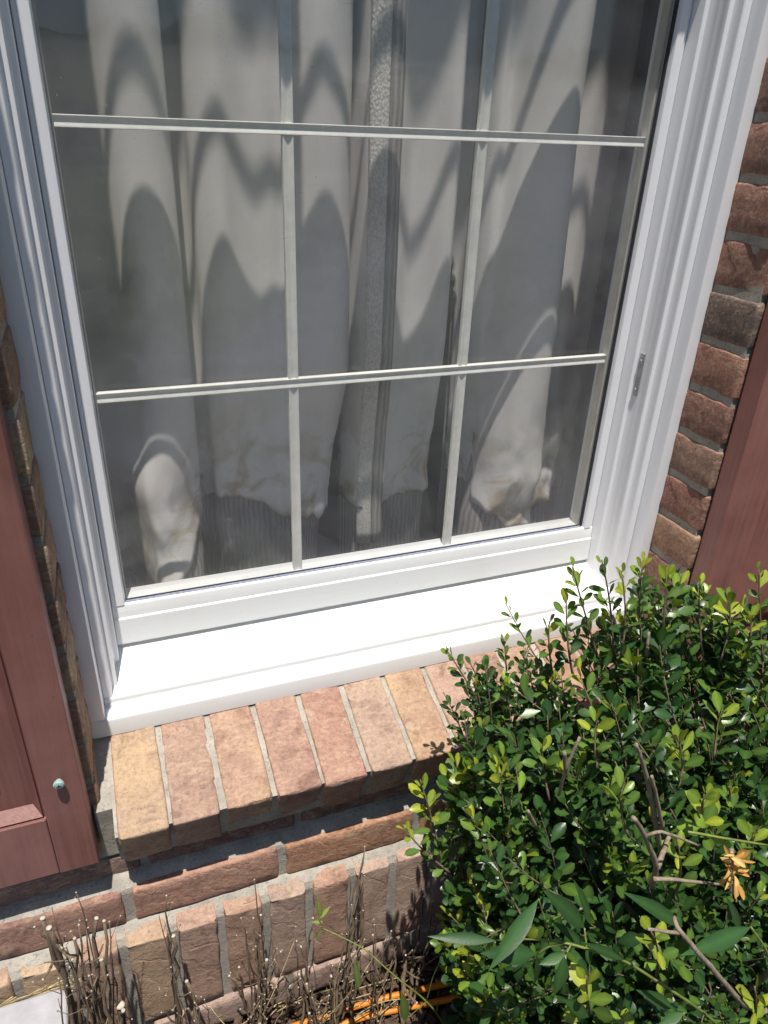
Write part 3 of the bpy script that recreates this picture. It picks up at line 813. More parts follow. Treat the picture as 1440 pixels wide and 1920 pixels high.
LLV = [(0.5, LP), (-0.33, LP), (-0.52, LLOW), (-0.66, LLOW2)]
RP = [(0.352, 0.312), (0.362, 0.280), (0.368, 0.238), (0.392, 0.227), (0.414, 0.236), (0.421, 0.268), (0.436, 0.281), (0.455, 0.293), (0.478, 0.284), (0.500, 0.264), (0.514, 0.264), (0.521, 0.284), (0.522, 0.330), (0.562, 0.335),
      (0.566, 0.288), (0.576, 0.264), (0.592, 0.262), (0.607, 0.236), (0.630, 0.212), (0.656, 0.202), (0.676, 0.212), (0.684, 0.238), (0.688, 0.268), (0.712, 0.280), (0.742, 0.272), (0.775, 0.288), (0.83, 0.315)]
RLOW = shift(RP, {2: (0, 0.022), 3: (0, 0.026), 4: (0, 0.022), 5: (0, 0.01), 7: (0, -0.01), 8: (0, -0.004), 9: (-0.008, 0.006), 10: (-0.014, 0.008), 11: (-0.014, 0.0), 12: (-0.012, 0), 13: (0.004, 0), 14: (0.008, 0.01), 15: (0.006, 0.0), 16: (-0.01, -0.022), 17: (-0.012, -0.03), 18: (-0.012, -0.026), 19: (-0.006, -0.018), 20: (0.006, -0.016), 21: (0.014, -0.016), 22: (0.022, -0.024), 23: (0.022, -0.034), 24: (0.012, -0.03), 25: (0, -0.02)})
RLOW2 = shift(RLOW, {16: (-0.02, -0.006), 17: (-0.02, -0.01), 18: (-0.01, 0.0), 22: (0.012, -0.01), 23: (0.014, -0.012)})
RMID = shift(RP, {16: (-0.004, -0.010), 17: (-0.004, -0.018), 18: (-0.002, -0.022), 19: (0, -0.020), 20: (0, -0.018), 21: (0, -0.012)})
RLV = [(0.5, RP), (0.02, RP), (-0.28, RMID), (-0.52, RLOW), (-0.66, RLOW2)]
def hem_from(pts, amp, seed):
    def h(x):
        if x <= pts[0][0]: z = pts[0][1]
        elif x >= pts[-1][0]: z = pts[-1][1]
        else:
            for (xa_, za), (xb_, zb) in zip(pts[:-1], pts[1:]):
                if x <= xb_:
                    z = za + (zb - za) * (x - xa_) / (xb_ - xa_); break
        return z + amp * mn.noise(Vector((x * 60, seed, 0)))
    return h
hemL = hem_from([(-0.08, -0.66), (0.03, -0.665), (0.06, -0.632), (0.10, -0.578), (0.125, -0.545), (0.16, -0.535), (0.20, -0.562), (0.245, -0.602), (0.29, -0.600), (0.33, -0.60), (0.36, -0.58)], 0.011, 1.0)
hemR = hem_from([(0.34, -0.575), (0.37, -0.585), (0.41, -0.610), (0.44, -0.585), (0.49, -0.583), (0.53, -0.57), (0.57, -0.572), (0.61, -0.600), (0.66, -0.640), (0.70, -0.618), (0.74, -0.600), (0.83, -0.62)], 0.011, 3.0)
hemF = lambda x: -0.80
curL = thing('curtain', 'pale lined curtain hanging behind the left panes with a torn stained hem', 'curtain', (0.14, 0.26, -0.8))
curR = thing('curtain', 'pale lined curtain hanging behind the right panes with a knitted braid edge', 'curtain', (0.58, 0.26, -0.8))
for cur, lv, hm, sd, gp in ((curL, LLV, hemL, 0.0, ()), (curR, RLV, hemR, 13.0, ((11, 13),))):
    sheet(lv, 0.95, hm, 8, 110, LINING, 'lining', cur, 0.0, 0.0135, seed=sd, gaps=gp)
    sheet(lv, 0.95, hemF, 7, 60, FACE, 'face_fabric', cur, 0.014, 0.003, seed=sd, gaps=gp)
sheet([(z, [(p[0] - 0.003, p[1] - 0.0045) for p in P]) for z, P in RLV], 0.95, lambda x: -0.655, 8, 70, KNIT, 'knitted_braid', curR, 0.0, 0.002, 2, 3, 13.0)
sheet([(z, [(p[0] - 0.002, p[1] - 0.0035) for p in P]) for z, P in RLV], 0.95, lambda x: -0.655, 8, 70, FACE, 'ribbed_border', curR, 0.0, 0.002, 3, 4, 13.0)

# ------------------------------------------------------------------ leaves
def leaf_geo(base, direction, normal, length, width, curl=0.15, fold=0.18, kind='ob', twist=0.0):
    """one leaf: folded along the midrib, drooping towards the tip"""
    d = direction.normalized()
    s = d.cross(normal)
    if s.length < 1e-4: s = d.cross(Vector((0.3, 0.5, 0.8)))
    s.normalize(); n = s.cross(d).normalized()
    if kind == 'ob': st = [(0.0, 0.05), (0.16, 0.17), (0.40, 0.40), (0.66, 0.50), (0.88, 0.34), (1.0, 0.0)]
    else: st = [(0.0, 0.03), (0.12, 0.20), (0.30, 0.44), (0.48, 0.50), (0.68, 0.38), (0.86, 0.17), (1.0, 0.0)]
    V, Fc = [], []
    for i, (t, wf) in enumerate(st):
        c = base + d * (length * (t - 0.25 * curl * t * t)) - n * (length * curl * t * t)
        V.append(c)
        if 0 < i < len(st) - 1:
            e = wf * width
            tw = twist * t
            sv = s * math.cos(tw) + n * math.sin(tw)
            V.append(c + sv * e * (1 - 0.3 * fold) + n * (e * fold))
            V.append(c - sv * e * (1 - 0.3 * fold) + n * (e * fold))
    m = len(st)
    def mid(i): return 0 if i == 0 else 1 + 3 * (i - 1)
    def lf(i): return mid(i) + 1
    def rt(i): return mid(i) + 2
    Fc.append((mid(0), mid(1), lf(1))); Fc.append((mid(0), rt(1), mid(1)))
    for i in range(1, m - 2):
        Fc.append((mid(i), mid(i + 1), lf(i + 1), lf(i))); Fc.append((mid(i), rt(i), rt(i + 1), mid(i + 1)))
    e = m - 2
    tip = len(V) - 1
    Fc.append((mid(e), tip, lf(e))); Fc.append((mid(e), rt(e), tip))
    return V, Fc

def leaf_mesh(name, leaves, mat):
    """leaves: [(V, F, colour)] joined into one mesh with a colour per leaf"""
    V, Fc, C = [], [], []
    for v, f, c in leaves:
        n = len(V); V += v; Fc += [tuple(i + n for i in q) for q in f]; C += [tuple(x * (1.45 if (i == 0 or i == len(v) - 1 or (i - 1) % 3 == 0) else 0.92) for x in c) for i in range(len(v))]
    return V, Fc, C

def put_leaves(name, leaves, mat, parent, origin=None):
    V, Fc, C = leaf_mesh(name, leaves, mat)
    o = obj(name, (V, Fc), mat, parent, origin, smooth=True, recalc=False)
    a = o.data.color_attributes.new('tint', 'FLOAT_COLOR', 'POINT')
    flat = []
    for c in C: flat += [c[0], c[1], c[2], 1.0]
    a.data.foreach_set('color', flat)
    return o

DARKG = [(0.020, 0.055, 0.015), (0.027, 0.068, 0.016), (0.035, 0.082, 0.018), (0.024, 0.060, 0.019)]
MIDG = [(0.060, 0.115, 0.020), (0.074, 0.132, 0.022), (0.055, 0.105, 0.022)]
YOUNG = [(0.170, 0.225, 0.026), (0.215, 0.250, 0.026), (0.120, 0.190, 0.026)]

lr = random.Random(21)
def rvec(r=lr): 
    while True:
        v = Vector((r.uniform(-1, 1), r.uniform(-1, 1), r.uniform(-1, 1)))
        if 0.05 < v.length < 1: return v.normalized()

LEAVES = []; TWIGS = []
def shoot(base, tip, size, nl, young, bend=None, rad=0.0010):
    size *= 1.22 * lr.uniform(0.85, 1.12); nl = int(nl * 1.3)
    base = Vector(base); tip = Vector(tip)
    ln = (tip - base).length
    midp = (base + tip) / 2 + (bend if bend is not None else rvec() * ln * 0.10 + Vector((0, 0, -0.06 * ln)))
    path = bez(base, midp, tip, 9)
    TWIGS.append((path, [rad * (1.25 - 0.7 * i / 8) for i in range(9)]))
    ph = lr.uniform(0, 6.28)
    for k in range(nl):
        t = 0.10 + 0.90 * (k + 0.5) / nl
        f = t * 8; i = min(int(f), 7); p = path[i].lerp(path[i + 1], f - i)
        tan = (path[i + 1] - path[i]).normalized()
        a = tan.cross(Vector((0.2, 0.1, 1))); 
        if a.length < 0.1: a = tan.cross(Vector((1, 0, 0)))
        a.normalize(); b = tan.cross(a)
        ph += 2.4 + lr.uniform(-0.35, 0.35)
        radial = a * math.cos(ph) + b * math.sin(ph)
        ent = max(0.0, (t - 0.72) / 0.28)
        spread = 1.0 - 0.55 * ent
        d = (tan * (0.55 + 0.8 * ent) + radial * spread + Vector((0, 0, 0.22))).normalized()
        nrm = (Vector((-0.1, -0.35, 1.0)) * 0.7 + tan * 0.5 + rvec() * 0.72 - radial * 0.2).normalized()
        L_ = size * lr.uniform(0.75, 1.18) * (1.0 - 0.35 * max(0, (t - 0.85) / 0.15))
        L_ *= 1.0 - 0.30 * min(1.0, max(0.0, (-0.36 - p.y) / 0.2))
        wd = L_ * lr.uniform(0.44, 0.58)
        if young > 0 and t > 1 - young * lr.uniform(0.7, 1.2): c = lr.choice(YOUNG)
        elif young > 0 and t > 1 - young * 2.0: c = lr.choice(MIDG)
        else: c = lr.choice(DARKG) if lr.random() < 0.80 else lr.choice(MIDG)
        j = lr.uniform(0.82, 1.2); c = (c[0] * j, c[1] * j, c[2] * j)
        V, Fc = leaf_geo(p + radial * 0.0015, d, nrm, L_, wd, lr.uniform(-0.08, 0.30), lr.uniform(0.05, 0.42), 'ob', lr.uniform(-0.5, 0.5))
        LEAVES.append((V, Fc, c))

shrub = thing('holly_shrub', 'dense dark green shrub of small glossy leaves growing in front of the window', 'shrub', (0.72, -0.40, G0))
def z_top(x, y):
    z = -0.535 - 0.95 * max(0.0, -0.20 - y) - 0.6 * max(0.0, y + 0.17)
    z += 0.045 * mn.noise(Vector((x * 5.2, y * 5.2, 1.7))) + 0.02 * mn.noise(Vector((x * 13, y * 13, 3.3)))
    z -= 0.30 * max(0.0, 0.40 - x + 0.35 * (y + 0.2)) 
    return z
def x_min(y, z):
    return 0.355 + 0.42 * (y + 0.20) + (0.10 * max(0.0, -0.86 - z)) + 0.035 * mn.noise(Vector((y * 9, z * 9, 6.0)))
hub = Vector((0.78, -0.36, -1.05))
def toward_hub(p, ln):
    d = (Vector((hub.x * 0.55 + p.x * 0.45, -0.34, -1.12)) - p).normalized()
    d = (d + rvec() * 0.48).normalized()
    return p + d * ln
# shoots that end on the outer surface
n_ok = 0
while n_ok < 620:
    x = lr.uniform(0.22, 1.34); y = lr.uniform(-0.66, -0.145)
    z = z_top(x, y) + lr.uniform(-0.07, 0.015)
    if x < x_min(y, z): continue
    if mn.noise(Vector((x * 8.5, y * 8.5, z * 8.5 + 2))) > 0.34 - 0.9 * max(0.0, -0.32 - y): continue
    p = Vector((x, y, z))
    near = (x < 0.5)
    shoot(toward_hub(p, lr.uniform(0.10, 0.18)), p, lr.uniform(0.017, 0.024) * (0.82 if near and y > -0.25 else 1.0), lr.randint(12, 19), lr.choice([0, 0, 0, 0, 0, 0.08, 0.14, 0.22]) if y > -0.42 else lr.choice([0, 0, 0, 0, 0, 0.1]))
    n_ok += 1
# flank facing left, and the inside
n_ok = 0
while n_ok < 230:
    y = lr.uniform(-0.60, -0.16); z = lr.uniform(-1.16, -0.60)
    if z > z_top(0.45, y): continue
    x = x_min(y, z) + lr.uniform(0.0, 0.05)
    p = Vector((x, y, z))
    shoot(toward_hub(p, lr.uniform(0.10, 0.17)), p, lr.uniform(0.015, 0.022), lr.randint(11, 17), lr.choice([0, 0, 0, 0.12, 0.2]))
    n_ok += 1
n_ok = 0
while n_ok < 420:
    x = lr.uniform(0.3, 1.3); y = lr.uniform(-0.62, -0.16)
    z = z_top(x, y) - lr.uniform(0.06, 0.40)
    if x < x_min(y, z) + 0.02 or z < -1.2: continue
    p = Vector((x, y, z))
    shoot(toward_hub(p, lr.uniform(0.09, 0.16)), p, lr.uniform(0.017, 0.023), lr.randint(9, 14), 0)
    n_ok += 1
# the shoots that stand clear of the outline
for (u, v, Y, bu, bv, BY, sz, nl, yg) in [
        (837, 1218, -0.175, 935, 1400, -0.20, 0.0125, 26, 0.12), (880, 1240, -0.175, 960, 1400, -0.20, 0.012, 20, 0), (945, 1196, -0.18, 955, 1380, -0.20, 0.0135, 24, 0.06), (905, 1270, -0.18, 985, 1420, -0.21, 0.0125, 20, 0),
        (985, 1215, -0.18, 990, 1360, -0.20, 0.014, 18, 0.1), (1073, 1063, -0.195, 1130, 1260, -0.22, 0.018, 17, 0.30), (1030, 1165, -0.195, 1050, 1310, -0.21, 0.018, 16, 0.25), (1062, 1120, -0.20, 1075, 1270, -0.22, 0.018, 13, 0.1),
        (1128, 1050, -0.205, 1150, 1240, -0.22, 0.020, 13, 0.05), (1165, 1070, -0.21, 1160, 1250, -0.23, 0.018, 14, 0.3), (1207, 1050, -0.21, 1205, 1220, -0.23, 0.019, 17, 0.35), (1250, 1075, -0.22, 1240, 1230, -0.24, 0.019, 15, 0.25),
        (1313, 1085, -0.235, 1318, 1230, -0.25, 0.018, 11, 0.1), (1367, 1120, -0.24, 1350, 1240, -0.26, 0.018, 12, 0.6), (1423, 1066, -0.24, 1430, 1240, -0.26, 0.019, 13, 0.2), (1405, 1150, -0.25, 1390, 1260, -0.27, 0.018, 12, 0.4),
        (788, 1462, -0.245, 830, 1620, -0.27, 0.019, 14, 0.45), (868, 1462, -0.245, 850, 1620, -0.27, 0.019, 14, 0.45), (757, 1552, -0.25, 850, 1640, -0.28, 0.018, 9, 0.4), (835, 1530, -0.25, 880, 1660, -0.28, 0.019, 14, 0.1),
        (800, 1590, -0.26, 870, 1690, -0.29, 0.017, 12, 0.0), (850, 1660, -0.29, 900, 1760, -0.31, 0.018, 13, 0.0), (955, 1555, -0.33, 990, 1680, -0.35, 0.024, 10, 0.4), (1165, 1905, -0.52, 1180, 1960, -0.5, 0.024, 8, 0.6), (1100, 1830, -0.53, 1110, 1900, -0.5, 0.026, 8, 0.9),
        (1270, 1380, -0.36, 1270, 1480, -0.38, 0.022, 9, 0.6), (1170, 1470, -0.40, 1180, 1570, -0.42, 0.024, 9, 0.4), (1320, 1490, -0.43, 1330, 1590, -0.42, 0.026, 9, 0.7), (1355, 1330, -0.34, 1340, 1430, -0.36, 0.022, 9, 0.5), (1120, 1345, -0.32, 1120, 1440, -0.34, 0.021, 9, 0.4),
        (1270, 1575, -0.46, 1265, 1680, -0.45, 0.024, 9, 0.7), (1220, 1745, -0.52, 1230, 1830, -0.5, 0.022, 8, 0.8), (1415, 1850, -0.58, 1400, 1930, -0.54, 0.026, 9, 0.8), (1410, 1560, -0.46, 1400, 1640, -0.46, 0.022, 9, 0.3), (1015, 1395, -0.31, 1030, 1500, -0.33, 0.021, 10, 0.3)]:
    shoot(at(bu, bv, BY), at(u, v, Y), sz, nl, yg, rvec() * 0.012, 0.0014)

for k in range(16):      # thick of small shoots over the sill
    p = Vector((lr.uniform(0.335, 0.47), lr.uniform(-0.215, -0.165), lr.uniform(-0.66, -0.575)))
    shoot(p + Vector((lr.uniform(0.0, 0.06), lr.uniform(-0.05, -0.01), lr.uniform(-0.16, -0.11))), p, lr.uniform(0.0115, 0.0145), lr.randint(18, 24), lr.choice([0, 0, 0.08]))
# choose the leaves that show largest; the rest is one mass of foliage
V, Fc, own = [], [], []
for i, (v, f, c) in enumerate(LEAVES):
    n = len(V); V += v
    for q in f: Fc.append(tuple(k + n for k in q)); own.append(i)
bvh = BVHTree.FromPolygons(V, Fc)
score = []
RT = RM.T
for i, (v, f, c) in enumerate(LEAVES):
    seen = 0
    pts = [v[4], v[5], v[7], v[8], v[10]]
    for p in pts:
        d = p - CAMP
        hit = bvh.ray_cast(CAMP, d.normalized(), d.length + 0.01)
        if hit[2] is not None and own[hit[2]] == i: seen += 1
    if seen == 0: continue
    q = RT @ np.array(v[7] - CAMP)
    u, w2 = 720 + F_PX * q[0] / q[2], 960 + F_PX * q[1] / q[2]
    if not (0 <= u < 1440 and 0 <= w2 < 1920): continue
    a = (v[8] - v[9]).cross(v[-1] - v[0]); vd = (v[7] - CAMP).normalized()
    score.append((abs(a.dot(vd)) / q[2] ** 2 * seen / len(pts), i))
score.sort(reverse=True)
top = set(i for _, i in score[:300])
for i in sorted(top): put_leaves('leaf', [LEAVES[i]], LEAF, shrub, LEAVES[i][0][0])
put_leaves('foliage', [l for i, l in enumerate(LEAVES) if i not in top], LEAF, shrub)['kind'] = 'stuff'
tv = join(*[tube(p, r, 5) for p, r in TWIGS])
obj('twigs', tv, BARK, shrub, smooth=True)['kind'] = 'stuff'
# main branches from the bed, and the bare grey ones that show between the leaves
for k in range(16):
    a = Vector((lr.uniform(0.60, 0.95), lr.uniform(-0.46, -0.28), G0 - 0.01))
    b = Vector((lr.uniform(0.42, 1.2), lr.uniform(-0.55, -0.2), lr.uniform(-0.85, -0.72)))
    obj('branch', tube(bez(a, (a + b) / 2 + Vector((0, 0, -0.08)) + rvec() * 0.04, b, 9), [0.0085 - 0.0007 * i for i in range(9)], 7), GREYBARK, shrub, smooth=True)
def branch_px(pts, r0, r1, mat=GREYBARK, name='branch', parent=None, per=5):
    P = catmull([at(*p) for p in pts], per)
    n = len(P)
    r0 *= 0.72; r1 *= 0.72
    P = [p + rvec() * (r0 * 0.15 if 0 < i < n - 1 else 0) for i, p in enumerate(P)]
    return obj(name, tube(P, [r0 + (r1 - r0) * i / (n - 1) for i in range(n)], 7), mat, parent or shrub, smooth=True)
branch_px([(1238, 1590, -0.42), (1222, 1500, -0.43), (1208, 1440, -0.43), (1193, 1395, -0.43)], 0.0042, 0.0024)
branch_px([(1243, 1555, -0.43), (1230, 1490, -0.435), (1222, 1455, -0.435)], 0.0030, 0.0022)
branch_px([(1222, 1660, -0.46), (1230, 1625, -0.47), (1210, 1570, -0.475), (1187, 1533, -0.48)], 0.0044, 0.0028)
branch_px([(1232, 1628, -0.47), (1243, 1600, -0.46), (1256, 1565, -0.44)], 0.0042, 0.0030)
branch_px([(1225, 1648, -0.47), (1270, 1650, -0.475), (1350, 1658, -0.48)], 0.0034, 0.0018)
branch_px([(1208, 1572, -0.475), (1240, 1560, -0.48), (1310, 1586, -0.48)], 0.0026, 0.0016)
branch_px([(1048, 1490, -0.36), (1062, 1440, -0.37), (1087, 1382, -0.37)], 0.0028, 0.0022)
branch_px([(1060, 1445, -0.37), (1058, 1410, -0.375)], 0.0030, 0.0026)
branch_px([(1005, 1550, -0.37), (990, 1520, -0.375)], 0.0028, 0.0022)
branch_px([(1400, 1890, -0.57), (1330, 1810, -0.57), (1275, 1745, -0.56), (1265, 1720, -0.55)], 0.0036, 0.0022)
branch_px([(1275, 1750, -0.56), (1215, 1742, -0.56)], 0.0022, 0.0016)
branch_px([(985, 1235, -0.21), (992, 1215, -0.205)], 0.002, 0.0016)
branch_px([(1212, 1230, -0.24), (1217, 1185, -0.235)], 0.0032, 0.0024)
branch_px([(1290, 1560, -0.45), (1440, 1585, -0.47)], 0.0020, 0.0016, GREENSTEM)
# a dead sprig that has turned orange
ds = obj('dead_sprig', tube(bez(at(1380, 1690, -0.49), at(1375, 1650, -0.49), at(1372, 1598, -0.495), 6), 0.0012, 5), STRAWM, shrub)
sp = at(1372, 1610, -0.495)
dl = []
for k in range(26):
    low = k < 12
    b = at(1372 + lr.uniform(-8, 8), 1618 + lr.uniform(-14, 30), -0.497)
    d = (rvec() + Vector((0.1, -0.4, 0.35 if not low else -0.6))).normalized()
    v, f = leaf_geo(b, d, Vector((0, -0.6, 0.8)) + rvec() * 0.5, lr.uniform(0.012, 0.022), lr.uniform(0.004, 0.010), lr.uniform(-0.2, 0.6), lr.uniform(0.2, 0.9), 'ob', lr.uniform(-1.2, 1.2))
    c = lr.choice([(0.46, 0.28, 0.09), (0.36, 0.20, 0.06), (0.54, 0.36, 0.15)])
    dl.append((v, f, c))
for l in dl: put_leaves('leaf', [l], DEADLEAF, ds, l[0][0])
yl = leaf_geo(at(935, 1635, -0.335), Vector((-0.1, -0.1, -1)), Vector((0.1, -1, 0.4)), 0.022, 0.013, 0.0, 0.1)
put_leaves('leaf', [(yl[0], yl[1], (0.55, 0.42, 0.02))], LEAF, shrub, yl[0][0])['label'] = 'yellow leaf'

# ------------------------------------------------------------------ larger-leaved plant growing through the shrub
BL = [(0.030, 0.078, 0.024), (0.026, 0.066, 0.022), (0.036, 0.088, 0.026)]
YG = [(0.17, 0.23, 0.05), (0.20, 0.24, 0.06)]
def px_leaf(b, tp, wpx, Y, col, parent, dY=0.0, curl=0.12, fold=0.22, side_=None, kind='la'):
    B = at(b[0], b[1], Y); T = at(tp[0], tp[1], Y + dY)
    d = T - B; ln = d.length
    dist = ((B + T) / 2 - CAMP).length
    wd = wpx / F_PX * dist * 0.66
    nrm = side_ or Vector((0.0, -0.55, 0.85))
    v, f = leaf_geo(B, d + Vector((0, 0, curl * ln)), nrm, ln * 1.03, wd, curl, fold, kind)
    o = put_leaves('leaf', [(v, f, col)], LEAF2, parent, B)
    return o
bl = thing('broadleaf_plant', 'plant with long pointed leaves on thin green stems growing through the shrub', 'plant', (0.5, -0.46, G0))
branch_px([(931, 1763, -0.46), (1000, 1761, -0.49), (1060, 1768, -0.505), (1110, 1782, -0.515), (1170, 1802, -0.52), (1240, 1845, -0.53), (1310, 1892, -0.54), (1350, 1925, -0.54)], 0.0012, 0.0022, GREENSTEM, 'stem', bl)
branch_px([(1009, 1788, -0.495), (1030, 1775, -0.50), (1060, 1768, -0.505)], 0.0010, 0.0012, GREENSTEM, 'stem', bl)
branch_px([(1063, 1786, -0.515), (1072, 1768, -0.51)], 0.0009, 0.0012, GREENSTEM, 'stem', bl)
branch_px([(1010, 1686, -0.49), (1020, 1720, -0.49), (1035, 1765, -0.50)], 0.0010, 0.0012, GREENSTEM, 'stem', bl)
branch_px([(1096, 1740, -0.50), (1100, 1780, -0.51)], 0.0010, 0.0012, GREENSTEM, 'stem', bl)
branch_px([(1408, 1738, -0.54), (1440, 1790, -0.55), (1450, 1850, -0.54)], 0.0014, 0.0018, GREENSTEM, 'stem', bl)
for b, tp, wpx, Y, dY, curl, c in [((1009, 1686), (927, 1832), 46, -0.50, -0.03, 0.18, BL[0]), ((1096, 1740), (1027, 1680), 50, -0.51, 0.0, 0.1, BL[1]), ((931, 1764), (803, 1762), 30, -0.46, 0.02, 0.08, BL[1]),
                                   ((1005, 1788), (905, 1800), 52, -0.49, 0.0, 0.15, BL[1]), ((1058, 1791), (1045, 1872), 40, -0.525, -0.01, 0.12, BL[2]), ((1060, 1788), (1012, 1812), 26, -0.52, 0.0, 0.1, BL[2]),
                                   ((1408, 1738), (1284, 1806), 42, -0.55, -0.01, 0.12, BL[0]), ((1388, 1760), (1372, 1690), 32, -0.545, 0.0, 0.1, BL[1]), ((1280, 1738), (1178, 1686), 38, -0.54, 0.0, 0.1, BL[0]),
                                   ((1262, 1890), (1200, 1866), 32, -0.54, 0.0, 0.1, BL[0]), ((1282, 1897), (1236, 1925), 26, -0.55, 0.0, 0.1, BL[2]), ((1005, 1790), (1010, 1856), 28, -0.50, 0.0, 0.1, BL[1]),
                                   ((1055, 1874), (1112, 1918), 34, -0.53, 0.0, 0.1, BL[0]), ((1108, 1735), (1085, 1660), 26, -0.50, 0.0, 0.1, BL[0]), ((1172, 1800), (1095, 1772), 24, -0.52, 0.0, 0.05, BL[1]),
                                   ((1100, 1780), (1040, 1735), 26, -0.50, 0.0, 0.1, BL[1])]:
    px_leaf(b, tp, wpx, Y, c, bl, dY, curl)
sd = thing('leafy_seedling', 'thin green stem with pointed yellow green leaves in front of the upright bricks', 'plant', at(836, 1925, -0.32))
branch_px([(838, 1928, -0.33), (800, 1878, -0.32), (740, 1830, -0.30), (680, 1778, -0.27), (606, 1741, -0.24)], 0.0017, 0.0010, GREENSTEM, 'stem', sd)
branch_px([(800, 1876, -0.32), (812, 1832, -0.325), (823, 1808, -0.33), (830, 1786, -0.335)], 0.0011, 0.0008, GREENSTEM, 'stem', sd)
branch_px([(800, 1878, -0.32), (780, 1895, -0.32), (766, 1908, -0.32)], 0.0010, 0.0008, GREENSTEM, 'stem', sd)
branch_px([(904, 1812, -0.335), (870, 1815, -0.335), (823, 1810, -0.33)], 0.0006, 0.0008, GREENSTEM, 'stem', sd)
branch_px([(606, 1741, -0.24), (596, 1716, -0.235)], 0.0008, 0.0005, GREENSTEM, 'stem', sd)
for b, tp, wpx, Y, dY, c in [((823, 1810), (878, 1854), 32, -0.335, -0.01, YG[0]), ((906, 1812), (872, 1842), 30, -0.335, 0.0, YG[0]), ((897, 1806), (898, 1782), 14, -0.335, 0, YG[0]), ((760, 1915), (755, 1865), 27, -0.325, 0, (0.10, 0.14, 0.04)),
                             ((673, 1856), (666, 1803), 20, -0.265, 0, (0.13, 0.19, 0.06)), ((601, 1722), (597, 1684), 17, -0.235, 0, YG[1]), ((598, 1722), (620, 1700), 14, -0.235, 0, YG[1]), ((606, 1728), (584, 1730), 11, -0.235, 0, YG[0]), ((604, 1742), (592, 1762), 10, -0.235, 0, (0.12, 0.17, 0.06))]:
    px_leaf(b, tp, wpx, Y, c, sd, dY, 0.08, 0.3)

# ------------------------------------------------------------------ pruned stems by the wall
tr_ = random.Random(5)
def jitter(s): return Vector((tr_.uniform(-s, s), tr_.uniform(-s, s), tr_.uniform(-s, s)))
def cut_stem(P0, P1, r0, r1, parent, bendy=0.022, knots=True):
    n = 14; r0 *= 0.60; r1 *= 0.72
    ln = (P1 - P0).length
    mid = (P0 + P1) / 2 + jitter(bendy)
    path = bez(P0, mid, P1, n)
    path = [p + (jitter(r0 * 0.75 + 0.0010) if 0 < i < n - 1 else Vector()) for i, p in enumerate(path)]
    rad = [r0 + (r1 - r0) * i / (n - 1) for i in range(n)]
    rad = [r * (1 + tr_.uniform(-0.12, 0.18)) for r in rad]
    v, f = tube(path, rad, 7)
    fm = [0] * len(f)
    e = (path[-1] - path[-2]).normalized()
    v2, f2 = tube([path[-1] - e * 0.0005, path[-1] + e * 0.0008, path[-1] + e * 0.0016], [r1 * 1.02, r1 * 1.12 + 0.0003, r1 * 0.7], 8)
    V, Fc = join((v, f), (v2, f2)); fm += [1] * len(f2)
    # side spurs, each cut off short
    for k in range(tr_.randint(2, 5) if knots else 0):
        i = tr_.randint(4, n - 2); p = path[i]
        d = (jitter(1.0) + Vector((0, -0.2, 0.7))).normalized()
        l = tr_.uniform(0.010, 0.048)
        sp_ = [p, p + d * l * 0.5 + jitter(0.001), p + d * l + Vector((0, 0, l * 0.2))]
        a, b = tube(sp_, [rad[i] * 0.6, rad[i] * 0.5, rad[i] * 0.42], 6)
        n0 = len(V); V += a; Fc += [tuple(q + n0 for q in g) for g in b]; fm += [0] * len(b)
        e2 = (sp_[2] - sp_[1]).normalized(); rr = max(rad[i] * 0.45, 0.0009)
        a, b = tube([sp_[2], sp_[2] + e2 * 0.0012], [rr * 1.2, rr], 7)
        n0 = len(V); V += a; Fc += [tuple(q + n0 for q in g) for g in b]; fm += [1] * len(b)
    o = obj('stem', (V, Fc), [BARK, CUTEND], parent, P0, smooth=True, fmat=None, recalc=False)
    o.data.polygons.foreach_set('material_index', fm)
    return o
def straw(P0, P1, r, parent, mat=STRAWM, bendy=0.02):
    obj('dry_twig', tube(bez(P0, (P0 + P1) / 2 + jitter(bendy), P1, 8), [r, r, r * 0.9, r * 0.85, r * 0.8, r * 0.7, r * 0.6, r * 0.4], 5), mat, parent, smooth=True)

def clump(label, base_uv, Yb, tips, extra=0, spread=(30, 60), grp='cut back shrub stumps along the foot of the wall'):
    B = at(base_uv[0], base_uv[1], Yb)
    B = Vector((B.x, min(B.y, -0.16), G0 - 0.005))
    t = thing('cut_shrub', label, 'shrub', B, grp)
    for (u, v, Y, r0, r1) in tips:
        T = at(u, v, Y)
        b = B + Vector((tr_.uniform(-0.038, 0.038), tr_.uniform(-0.024, 0.014), 0))
        b.x = b.x * 0.75 + T.x * 0.25
        cut_stem(b, T, r0, r1, t)
    for k in range(extra):
        b = B + Vector((tr_.uniform(-0.035, 0.035), tr_.uniform(-0.02, 0.02), 0.02))
        T = B + Vector((tr_.uniform(-0.07, 0.07), tr_.uniform(-0.05, 0.03), tr_.uniform(0.06, 0.27)))
        T.y = min(T.y, -0.15)
        if k % 3 == 0: straw(b + Vector((0, 0, 0.04)), T, 0.0009, t)
        else: cut_stem(b, T, tr_.uniform(0.0016, 0.0032), tr_.uniform(0.0011, 0.002), t, 0.02)
    return t
